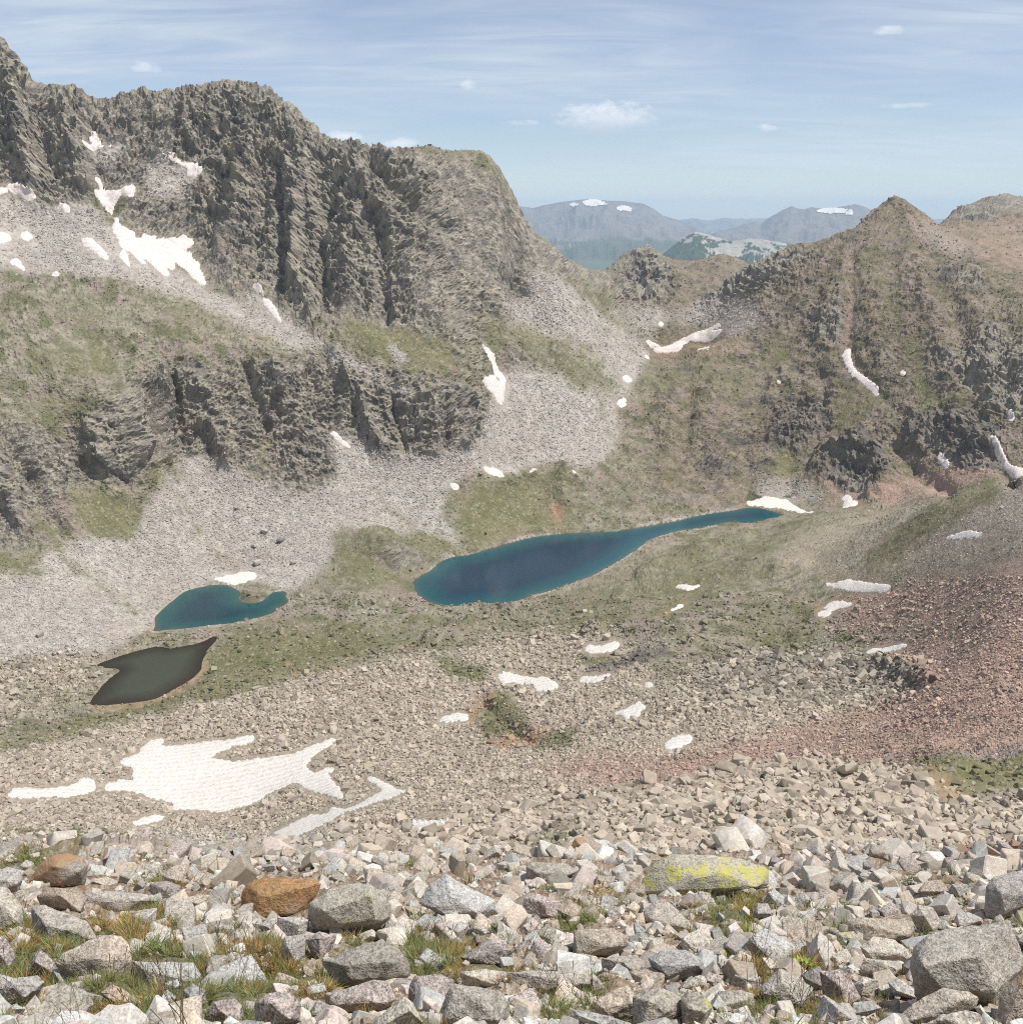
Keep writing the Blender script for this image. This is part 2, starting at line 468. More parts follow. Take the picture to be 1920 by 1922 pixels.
# --- left massif
paint('rock', [(-500,0),(0,40),(180,160),(430,140),(560,200),(700,265),(900,310),(1010,420),(1070,480),(1000,520),(985,560),(930,600),(905,640),(840,640),(700,610),(640,600),(560,620),(520,590),(470,545),(400,540),(375,500),(330,450),(260,440),(220,400),(250,380),(215,350),(175,340),(170,375),(120,385),(60,365),(0,350),(-500,340)])
paint('rock', [(0,790),(60,800),(130,830),(190,760),(240,720),(300,690),(400,690),(480,680),(560,660),(620,650),(660,690),(760,690),(850,720),(910,730),(910,780),(890,830),(800,850),(720,855),(640,820),(630,900),(560,925),(480,900),(420,870),(350,840),(300,880),(240,900),(150,910),(60,960),(60,1020),(0,1030),(-500,1000),(-500,800)], 1.0, 5)
paint('rock', [(950,650),(1000,640),(1060,660),(1085,690),(1060,705),(1000,690),(960,700)], 1, 4)
paint('rock', [(1000,430),(1060,470),(1110,500),(1230,520),(1255,560),(1180,570),(1100,530),(1040,510)], .9, 4)
paint('scree', [(-500,330),(0,365),(90,388),(170,378),(200,420),(250,460),(385,540),(440,560),(520,600),(560,640),(640,690),(560,660),(480,625),(400,585),(330,560),(250,530),(150,515),(0,505),(-500,480)], 0.95, 5)
paint('scree', [(285,300),(350,310),(372,335),(345,365),(300,380),(270,350)], 0.85, 5)
paint('scree', [(165,270),(230,270),(215,300),(180,310)], 0.8, 4)
paint('scree', stroke([(475,560),(560,625),(680,690),(760,740)], [14, 12, 10, 6]), 0.8, 2)
paint('scree', [(350,850),(420,870),(480,900),(560,928),(640,905),(620,830),(640,810),(720,855),(800,855),(890,835),(910,790),(930,700),(1000,690),(1060,705),(1150,740),(1170,800),(1160,850),(1120,890),(1060,870),(1020,870),(960,890),(900,880),(840,920),(830,960),(870,1030),(780,1005),(640,990),(620,1040),(600,1080),(540,1110),(470,1090),(400,1090),(300,1140),(280,1190),(180,1230),(0,1250),(-500,1260),(-500,1070),(0,1070),(60,1060),(130,1010),(250,1010),(270,950),(300,900)], 1.0, 5)
paint('scree', [(1000,500),(1040,520),(1150,600),(1210,640),(1222,680),(1180,760),(1110,700),(1060,650),(985,625),(935,605),(940,560),(990,560)], .95, 5)
paint('scree', [(1130,570),(1250,572),(1265,600),(1220,640),(1150,595)], .7, 6)
paint('grass', [(640,600),(720,612),(830,640),(880,690),(800,700),(720,680),(650,640)], .85, 6)
paint('scree', [(725,640),(745,650),(775,680),(740,680)], .9, 3)
paint('grass', [(130,920),(240,918),(270,975),(235,1022),(150,1000)], .8, 6)
paint('grass', [(-60,1030),(60,1040),(100,1070),(60,1090),(-60,1070)], .7, 6)
paint('grass', [(280,860),(350,880),(345,910),(290,890)], .6, 4)
paint('grass', [(470,820),(520,815),(500,890),(475,900)], .5, 4)
for p, s in (([(20,690),(150,720),(250,690),(180,640),(60,640)], .55), ([(60,560),(180,540),(260,600),(140,620)], .5), ([(300,570),(360,560),(420,610),(330,620)], .6), ([(520,680),(600,640),(640,660),(560,690)], .4), ([(20,780),(120,790),(180,740),(60,740)], .6)):
    paint('grass', p, s, 8)
paint('grass', stroke([(900,600),(1000,640),(1090,720)], [20, 30, 24]), .6, 4)
paint('grass', stroke([(1090,560),(1150,610),(1190,650)], [22, 26, 12]), .55, 3)
paint('grass', stroke([(1060,640),(1120,690),(1150,720)], [20, 26, 16]), .6, 3)
# runnels in the scree, pale
for pts in ([(940,760),(955,820),(962,895)], [(640,880),(720,930),(800,1000)], [(300,880),(420,1010),(560,1100)], [(350,860),(440,930),(600,1060)], [(940,700),(1020,800),(1080,860)], [(1040,520),(1130,600),(1210,660)]):
    paint('scree', stroke(pts, 7), .8, 1)
for pts, s in (([(300,890),(380,1000),(460,1090)], .45), ([(60,960),(130,1060),(260,1150)], .5), ([(680,900),(760,980),(860,1040)], .35), ([(1120,740),(1150,830),(1140,890)], .4)):
    paint('grass', stroke(pts, 12), s, 3)
# --- knoll and turf above the long lake
paint('grass', [(840,930),(900,895),(960,900),(1020,872),(1075,880),(1100,950),(1075,1000),(960,1010),(890,1030),(850,990)], .75, 6)
paint('ochre', [(1035,945),(1050,945),(1058,985),(1030,985)], .8, 3)
paint('slab', [(1080,880),(1180,860),(1340,900),(1420,945),(1300,965),(1190,985),(1080,995)], .7, 8)
paint('rock', stroke([(1150,935),(1230,930),(1320,940)], 9), .8, 2)
paint('grass', stroke([(1100,950),(1180,945)], 14), .5, 4)
paint('scree', stroke([(790,1030),(860,1048),(960,1016),(1040,1001),(1150,996),(1260,978),(1380,955)], 4), .8, 0)
paint('grass', [(610,990),(800,1000),(870,1040),(800,1072),(770,1100),(700,1120),(560,1110),(640,1060)], .6, 8)
paint('rock', [(700,1040),(760,1030),(800,1045),(800,1070),(740,1075)], .7, 4)
# --- right mountain
paint('slab', [(1170,760),(1230,660),(1300,560),(1500,450),(1680,360),(2460,300),(2460,850),(1920,900),(1660,970),(1440,960),(1330,920),(1160,850)], 1.0, 8)
paint('rock', [(1390,500),(1470,470),(1540,470),(1480,520),(1380,560),(1330,590),(1300,580)], .8, 5)
paint('scree', [(1270,580),(1330,560),(1420,560),(1440,600),(1380,640),(1300,610),(1260,620)], .75, 8)
paint('ochre', [(1220,640),(1300,645),(1390,640),(1420,655),(1330,675),(1220,670)], .55, 5)
paint('grass', [(1190,690),(1260,672),(1380,672),(1440,700),(1420,760),(1300,740),(1200,760)], .45, 10)
paint('grass', [(1440,640),(1475,620),(1480,690),(1440,690)], .8, 5)
paint('grass', [(1460,830),(1500,820),(1505,890),(1455,900)], .85, 4)
paint('grass', [(1540,760),(1640,700),(1700,740),(1640,790),(1560,830)], .65, 8)
paint('grass', [(1720,780),(1730,740),(1790,740),(1830,790)], .6, 6)
for pts, wd in (([(1620,480),(1680,600),(1730,720)], 14), ([(1720,640),(1740,760)], 12), ([(1790,740),(1850,820)], 10)):
    paint('grass', stroke(pts, wd), .6, 3)
paint('red', stroke([(1595,480),(1600,560),(1590,640),(1610,700)], 8), .5, 2)
paint('red', stroke([(1560,640),(1550,740),(1545,800)], 16), .35, 4)
paint('red', stroke([(1700,500),(1740,600)], 40), .3, 8)
paint('red', [(1530,880),(1560,900),(1640,938),(1700,885),(1790,870),(1870,880),(1900,905),(1780,935),(1680,962),(1560,945)], .75, 6)
paint('scree', [(1420,900),(1500,890),(1560,940),(1470,958),(1400,945)], .6, 6)
paint('red', [(1690,385),(1800,415),(1853,420),(1920,400),(2460,380),(2460,560),(1920,515),(1847,498),(1773,478),(1700,440)], .42, 5)
paint('scree', [(1700,395),(1790,440),(1850,500),(1773,478),(1710,440)], .45, 8)
for p in ([(1530,880),(1560,840),(1620,815),(1650,815),(1685,880),(1640,935),(1580,920)], [(1690,800),(1740,770),(1800,770),(1890,800),(1880,860),(1820,885),(1760,860),(1700,830)],
          [(1440,850),(1450,780),(1500,745),(1560,740),(1550,800),(1500,840)], [(1300,870),(1340,855),(1385,870),(1360,900),(1310,890)]):
    paint('dark', p, .95, 4)
for p in ([(1520,580),(1590,560),(1580,650),(1530,640)], [(1750,680),(1800,650),(1880,640),(1960,660),(1960,790),(1880,780),(1800,720)], [(1770,500),(1830,510),(1860,540),(1800,545)], [(1840,610),(1900,600),(1900,640),(1850,650)]):
    paint('rock', p, .75, 5)
paint('rock', [(1760,410),(1815,385),(1875,365),(1940,370),(2100,375),(2100,400),(1880,400),(1853,418)], .9, 2)
paint('rock', [(1120,520),(1150,490),(1220,460),(1260,495),(1250,560),(1180,520)], 1, 2)
# --- valley floor and moraines
paint('slab', [(-500,1240),(0,1240),(200,1230),(300,1190),(560,1110),(790,1125),(860,1145),(1010,1125),(1200,1040),(1320,995),(1480,970),(1680,955),(1920,885),(2460,700),(2460,2000),(-500,2000)], 1, 4)
paint('rubble', [(-500,1240),(0,1240),(180,1230),(165,1330),(0,1350),(-500,1360)], .75, 8)
paint('rubble', [(-500,1380),(0,1400),(300,1330),(560,1230),(800,1230),(960,1190),(1150,1180),(1250,1290),(1330,1230),(1500,1240),(1750,1270),(1560,1400),(1200,1460),(1100,1500),(1000,1600),(1000,2000),(-500,2000)], .95, 10)
paint('scree', [(-500,1590),(0,1570),(250,1550),(640,1560),(700,1600),(600,1640),(0,1600),(-500,1620)], .55, 8)
paint('grass', stroke([(0,1400),(150,1360),(330,1310),(520,1230),(640,1210)], [10, 16, 22, 34, 30]), .85, 4)
paint('grass', [(400,1200),(480,1170),(640,1165),(760,1180),(820,1200),(740,1230),(660,1235),(560,1265),(420,1290),(370,1300)], .75, 10)
paint('grass', [(0,1290),(60,1280),(170,1290),(160,1330),(40,1330)], .5, 8)
paint('ochre', stroke([(190,1334),(260,1325),(330,1300),(390,1250)], 5), .6, 1)
paint('ochre', stroke([(200,1185),(285,1192),(330,1190),(520,1160)], 4), .5, 1)
paint('ochre', stroke([(540,1240),(550,1260),(600,1265),(640,1250)], 4), .6, 1)
paint('grass', stroke([(0,1562),(120,1562),(240,1565)], 4), .9, 0)
paint('grass', [(800,1240),(850,1235),(920,1260),(910,1285),(850,1280)], .85, 5)
paint('ochre', [(875,1360),(885,1320),(915,1290),(945,1310),(910,1345),(890,1365)], .8, 4)
paint('grass', [(890,1340),(940,1290),(980,1330),(1000,1360),(960,1390),(900,1390)], .8, 5)
paint('ochre', [(910,1400),(970,1370),(1010,1360),(1060,1375),(1000,1400),(940,1410)], .75, 4)
paint('grass', [(985,1400),(1040,1375),(1090,1370),(1080,1400),(1020,1410)], .85, 4)
paint('grass', [(1080,1235),(1120,1225),(1180,1228),(1140,1245),(1090,1255)], .9, 4)
paint('dark', [(1085,1258),(1150,1238),(1200,1215),(1260,1210),(1265,1222),(1190,1250),(1120,1265)], .85, 3)
paint('scree', [(1480,1000),(1700,950),(1920,895),(2200,800),(2200,1060),(1920,1060),(1640,1080),(1440,1080)], .32, 12)
paint('grass', [(720,1170),(820,1150),(960,1140),(1060,1110),(1200,1040),(1360,990),(1480,975),(1640,965),(1560,1000),(1480,1060),(1300,1150),(1240,1180),(1100,1170),(960,1180),(860,1200),(760,1200)], .5, 12)
paint('grass', [(1040,1170),(1130,1150),(1200,1155),(1180,1180),(1060,1190)], .6, 6)
paint('rubble', [(1440,1030),(1560,1000),(1640,1010),(1600,1050),(1500,1070)], .5, 10)
paint('grass', [(1240,1070),(1420,1070),(1440,1110),(1300,1130),(1230,1110)], .45, 10)
paint('grass', [(1400,1130),(1520,1110),(1560,1150),(1500,1180),(1360,1180)], .55, 8)
paint('dark', stroke([(1340,1090),(1420,1070),(1500,1060)], 14), .3, 5)
paint('scree', [(1660,1000),(1780,950),(1920,900),(2200,800),(2200,900),(1920,1000),(1820,985),(1740,1010)], .45, 10)
paint('grass', stroke([(1640,1050),(1700,1010),(1780,960),(1860,920)], 22), .6, 6)
paint('grass', stroke([(1600,1090),(1760,1060),(1920,1010)], 16), .4, 6)
paint('ochre', stroke([(1540,1075),(1600,1085),(1680,1110),(1560,1125),(1528,1140),(1545,1175)], 9), .55, 3)
paint('ochre', stroke([(1190,1165),(1240,1160),(1285,1130)], 7), .5, 2)
paint('rubble', [(1480,1000),(1700,960),(1920,900),(2300,800),(2300,1060),(1920,1080),(1640,1090),(1440,1080)], .45, 12)
paint('grass', stroke([(1640,1050),(1700,1010),(1780,960),(1860,920)], 18), .6, 5)
paint('red', [(1540,1170),(1580,1130),(1700,1090),(1920,1050),(2300,1000),(2300,1240),(1920,1230),(1700,1190),(1600,1200)], .7, 12)
paint('grass', [(1400,1190),(1470,1175),(1540,1185),(1520,1225),(1460,1230),(1400,1215)], .75, 6)
paint('red', [(1600,1210),(1920,1190),(2300,1180),(2300,1420),(1920,1400),(1760,1430),(1560,1470),(1380,1480),(1200,1480),(1060,1470),(1000,1450),(1080,1420),(1240,1420),(1400,1390),(1560,1350),(1680,1310),(1760,1280)], .9, 10)
paint('dark', [(1300,1320),(1330,1260),(1380,1238),(1480,1232),(1560,1245),(1640,1238),(1740,1262),(1750,1290),(1680,1310),(1560,1320),(1440,1330)], .45, 8)
paint('scree', [(1680,1450),(1760,1430),(1920,1390),(2200,1380),(2200,1420),(1920,1430),(1760,1450)], .4, 6)
paint('grass', [(1700,1440),(1800,1430),(1920,1415),(2300,1400),(2300,1500),(1920,1490),(1800,1500),(1740,1475)], .85, 6)
paint('ochre', [(1690,1440),(1760,1450),(1800,1490),(1830,1520),(1780,1520),(1730,1470)], .55, 5)
paint('rubble', [(1060,1590),(1100,1530),(1200,1490),(1320,1460),(1450,1430),(1560,1440),(1680,1440),(1780,1520),(1860,1530),(1920,1500),(2300,1500),(2300,1640),(1000,1640)], .9, 6)
# --- foreground: stony soil with turf pockets
paint('soil', [(-500,1605),(0,1590),(300,1600),(640,1625),(1000,1615),(1200,1600),(1450,1600),(1920,1595),(2460,1600),(2460,2010),(-500,2010)], .9, 5)
for p, s in (([(-100,1730),(60,1740),(200,1740),(290,1700),(330,1720),(300,1790),(420,1840),(330,1922),(200,1922),(60,1900),(-100,1960)], .8),
             ([(300,1790),(420,1770),(560,1780),(560,1860),(460,1890),(560,1922),(300,1922)], .8), ([(560,1840),(640,1790),(700,1740),(760,1800),(700,1850),(640,1880),(560,1900)], .6), ([(770,1740),(900,1770),(960,1820),(1060,1830),(1060,1860),(940,1850),(780,1850),(760,1790)], .8),
             ([(1040,1730),(1120,1725),(1120,1750),(1050,1755)], .8), ([(1000,1922),(1010,1860),(1100,1850),(1180,1870),(1240,1860),(1300,1900),(1240,1922)], .6), ([(1290,1700),(1330,1660),(1420,1680),(1460,1710),(1420,1770),(1340,1750)], .7), ([(1420,1850),(1560,1880),(1620,1922),(1400,1922)], .8),
             ([(1460,1800),(1540,1800),(1540,1830),(1470,1830)], .9), ([(0,1610),(150,1600),(180,1640),(60,1650),(0,1640)], .6), ([(230,1640),(330,1640),(330,1690),(240,1670)], .4), ([(1380,1790),(1460,1780),(1460,1850),(1380,1860)], .5), ([(1840,1830),(1860,1860),(1850,1900),(1820,1880)], .4)):
    paint('grass', p, s, 5)

paint('scree', stroke(LAKE[2:17], 3.5), .9, 0)
paint('scree', stroke(LAKE[28:43], 3.0), .7, 0)
paint('scree', stroke(TARN + TARN[:1], 2.5), .6, 0)
paint('ochre', stroke(POND[10:24], 3.5), .5, 0)
# ---- relief strokes in metres: gullies (negative) and ribs (positive)
DISP = np.zeros((RH, RW), np.float32)
for pts, wd, h in [
    ([(690,300),(760,370),(840,440),(920,505),(985,555)], 14, -20), ([(660,310),(720,380),(800,450),(880,520),(930,580)], 20, 14),
    ([(720,300),(800,360),(870,420)], 18, 10),
    ([(455,280),(440,340),(425,400),(410,470)], 18, 22), ([(490,300),(490,400),(480,500)], 15, -14), ([(545,330),(560,420),(560,520),(580,590)], 18, 16),
    ([(520,300),(525,420),(530,540)], 9, -14), ([(620,380),(600,450),(610,560)], 14, -18), ([(660,400),(650,500),(650,590)], 17, 14), ([(700,400),(720,500),(720,600)], 13, -16), ([(760,440),(770,530),(780,610)], 16, 14),
    ([(800,440),(830,520),(850,600)], 11, -16), ([(600,300),(590,350),(610,400)], 14, -10), ([(380,230),(340,270),(300,290)], 22, 16), ([(290,230),(250,290),(200,330)], 22, -14), ([(60,160),(70,240),(100,320)], 16, -18), ([(20,140),(40,250),(60,330)], 20, 14), ([(120,200),(140,280),(160,350)], 20, 12),
    ([(175,240),(180,330),(215,400)], 10, -10), ([(400,300),(380,360),(390,440)], 20, 12),
    # lower cliff
    ([(10,800),(30,850),(70,900)], 16, -16), ([(0,870),(20,930),(40,990)], 15, 12), ([(60,890),(90,960),(150,1030)], 10, -10), ([(170,800),(190,860),(200,900)], 16, 10), ([(150,860),(180,890),(240,900)], 11, -12),
    ([(220,720),(240,790),(260,860)], 16, 12), ([(275,720),(278,800),(285,860)], 6, -14), ([(305,700),(300,780),(300,860)], 15, 14), ([(325,710),(335,790),(355,850)], 9, -14), ([(370,700),(390,780),(420,850)], 18, 14), ([(460,690),(480,750),(500,800)], 12, -16), ([(520,690),(540,760),(560,840)], 15, 12),
    ([(575,670),(590,730),(600,800)], 9, -14), ([(610,660),(625,720),(620,800)], 10, -16), ([(655,700),(680,760),(700,830)], 16, 14), ([(730,700),(740,770),(760,840)], 9, -10), ([(790,720),(800,780),(810,840)], 15, 10), ([(838,750),(840,800),(836,830)], 6, -12), ([(870,740),(875,800),(870,830)], 13, 10),
    ([(905,620),(915,650),(935,700)], 9, -6), ([(985,650),(995,670),(1000,690)], 10, -6), ([(1040,660),(1065,690)], 12, 8),
    # right mountain
    ([(1597,480),(1602,560),(1592,640),(1605,690),(1650,740),(1700,790)], 10, -4), ([(1630,500),(1640,580),(1660,680)], 26, 5), ([(1560,490),(1555,580),(1550,660)], 24, 5), ([(1540,700),(1545,800),(1500,880)], 12, -9), ([(1470,700),(1440,780),(1440,860)], 20, 8),
    ([(1700,460),(1760,600),(1790,740)], 24, 5), ([(1740,470),(1800,620),(1830,760)], 18, -4), ([(1860,510),(1890,620),(1880,740)], 20, -5), ([(1820,560),(1850,660),(1870,760)], 22, 5),
    ([(1560,850),(1620,830),(1660,880),(1640,930)], 22, 14), ([(1720,800),(1780,790),(1860,830)], 22, 10), ([(1680,840),(1720,890),(1780,920)], 16, -8), ([(1860,850),(1895,900)], 12, -8), ([(1480,850),(1480,920)], 14, -7), ([(1390,790),(1400,870),(1410,930)], 14, -8), ([(1330,700),(1320,800),(1340,880)], 24, 9), ([(1250,720),(1240,800),(1230,880)], 22, 8), ([(1290,740),(1285,830)], 12, -7),
    ([(1290,660),(1340,660),(1400,665)], 14, 5), ([(1270,640),(1330,640)], 10, -5),
    # knolls and moraine ribs
    ([(940,900),(1000,890),(1050,882),(1075,900)], 14, 7), ([(1050,890),(1060,940)], 14, 5), ([(700,1020),(760,1040)], 24, 6), ([(800,1205),(880,1175),(960,1150)], 9, 4), ([(620,1185),(720,1175)], 8, 3), ([(1330,1260),(1420,1237),(1560,1246),(1640,1240),(1740,1270)], 16, 2), ([(1350,1090),(1420,1065),(1500,1058)], 14, 2), ([(1560,1040),(1680,990),(1800,940)], 16, 1.0), ([(1600,1080),(1700,1030),(1800,1000)], 14, -0.6), ([(1340,1120),(1460,1130),(1530,1150)], 14, 1.5), ([(1400,1200),(1470,1190)], 14, -3), ([(1200,1080),(1300,1040),(1400,1010)], 10, 4), ([(1180,1110),(1300,1090)], 8, -3),
    ([(380,1310),(560,1260),(680,1240)], 8, -2), ([(1100,1190),(1200,1185),(1300,1200)], 9, 4), ([(900,1300),(930,1340),(1000,1390)], 12, -3)]:
    DISP += stroke(pts, wd) * h * (2.0 if pts[0][1] > 960 else 1.0)
DISP = blur(DISP, 1)

# ------------------------------------------------------------------ sample the plan at the ground points
idx = np.arange(NLF)[None, :] * np.ones((NAF, 1), int)
run = np.maximum.accumulate(FT, axis=1)
VIS = FT >= run - 1e-3
last = np.maximum.accumulate(np.where(VIS, idx, 0), axis=1)
PX, PY = to_px(P)
VX = np.take_along_axis(PX, last, 1); VY = np.take_along_axis(PY, last, 1)
HID = ~VIS
# ragged, natural borders: shift the lookup a little with noise of the ground itself
flat = P.reshape(-1, 3)
DIST = FY.reshape(-1)
# log-distance coordinates: grain in proportion to distance, the same in every direction on the ground
Q = np.stack([flat[:, 0] / DIST, np.log(DIST), flat[:, 2] / DIST], -1)
wx = (fbm(Q * 1000, 26.0, 4, 0.6) * 16).reshape(NAF, NLF)
wy = (fbm(Q * 1000, 26.0, 4, 0.6, off=40.0) * 11).reshape(NAF, NLF)
def sample(R, x, y):
    c = np.clip(((x - RX0) / RS).astype(int), 0, RW - 1)
    r = np.clip(((y - RY0) / RS).astype(int), 0, RH - 1)
    return R[r, c]
W = {k: sample(WT[k], VX + wx, VY + wy).reshape(-1) for k in MATS}
D0 = np.where(HID, 0, sample(DISP, VX + wx * 0.5, VY + wy * 0.5))
farm = sstep(3200, 4500, DIST)
print("plan", round(time.time() - T0, 1))

# ------------------------------------------------------------------ relief
def normals(Pg):
    du = np.zeros_like(Pg); dv = np.zeros_like(Pg)
    du[1:-1] = Pg[2:] - Pg[:-2]; du[0] = Pg[1] - Pg[0]; du[-1] = Pg[-1] - Pg[-2]
    dv[:, 1:-1] = Pg[:, 2:] - Pg[:, :-2]; dv[:, 0] = Pg[:, 1] - Pg[:, 0]; dv[:, -1] = Pg[:, -1] - Pg[:, -2]
    N = np.cross(du, dv)
    N /= np.linalg.norm(N, axis=-1, keepdims=True) + 1e-9
    return N
N0 = normals(P).reshape(-1, 3)
left_k = sstep(1300, 1100, VX).reshape(-1)
roughw = np.clip(sample(blur(WT['rock'] + WT['dark'], 5), VX + wx, VY + wy).reshape(-1) + (0.34 + 0.2 * left_k) * W['slab'], 0, 1) * (DIST > 750)
crest_k = 1 - 0.72 * (sstep(690, 900, VX) * sstep(1250, 1120, VX) * sstep(640, 500, VY)).reshape(-1)
roughw = roughw * crest_k
fineK = np.clip(DIST / 1300.0, 0, 2.0)
S3 = flat * np.array([1, 1, 0.5], np.float32)                    # features run down the slope
big_r = ridged(S3 + 31, 95.0, 3, 0.5)
mid_r = ridged(S3 * np.array([1, 1, 1.15]), 34.0, 3, 0.55, off=5.0)
sml_r = ridged(flat, 11.0, 3, 0.6, off=2.0)
cellr = np.clip(5.0 / np.maximum(np.gradient(FY, axis=1), .1), .12, 1).reshape(-1)
cellm = np.clip(8.0 / np.maximum(np.gradient(FY, axis=1), .1), .2, 1).reshape(-1)
tin_r = ridged(flat, 4.6, 2, 0.7, off=6.0)
disp = roughw * ((big_r - 0.35) * 15 + (mid_r - 0.35) * 11 * cellm + ((sml_r - 0.35) * 8.0 + (tin_r - 0.35) * 4.6) * cellr) * np.clip(fineK, 0.6, 1.3)
# ledges: bedding steps that dip to the right
lay = (flat[:, 2] + 0.25 * flat[:, 0] + 6 * fbm(flat, 60.0, 2, off=3.0)) / 13.0
step = np.abs((lay % 1.0) - 0.5) * 2
disp += roughw * (step ** 2 - 0.4) * 2.6
# hummocky ground of the basin
hum = fbm(flat * np.array([1, 1, 0.6]), 55.0, 3, 0.5, off=8.0)
cellk = np.clip(2.5 / np.maximum(np.gradient(FY, axis=1), .1), .08, 1).reshape(-1)
basin = (1 - roughw) * sstep(200, 500, DIST)
disp += basin * (hum * 3.2 * np.clip(W['slab'] + W['rubble'] + W['grass'] + W['red'] * .5, 0, 1) + fbm(flat, 9.0, 3, 0.6, off=1.0) * (0.35 + 0.9 * (W['slab'] + W['grass']) + 0.5 * W['rubble']) * cellk)
# near ground: bumps that grow with distance
near = 1 - sstep(150, 450, DIST)
disp += near * (fbm(Q * 100, 11.0, 4, 0.55, off=6.0) * 0.034 * DIST)
stony = W['rubble'] + 0.5 * W['red'] + 0.35 * W['scree']
grit = fbm(Q * 1000, 3.2, 2, 0.7, off=12.0)
disp += stony * grit * 0.0011 * DIST * sstep(60, 200, DIST) * cellk
disp = disp * (1 - farm) + farm * fbm(flat, 900.0, 4) * 60
disp += D0.reshape(-1) * crest_k * (1 - farm) * (0.45 + 1.0 * mid_r)
print("relief", round(time.time() - T0, 1))

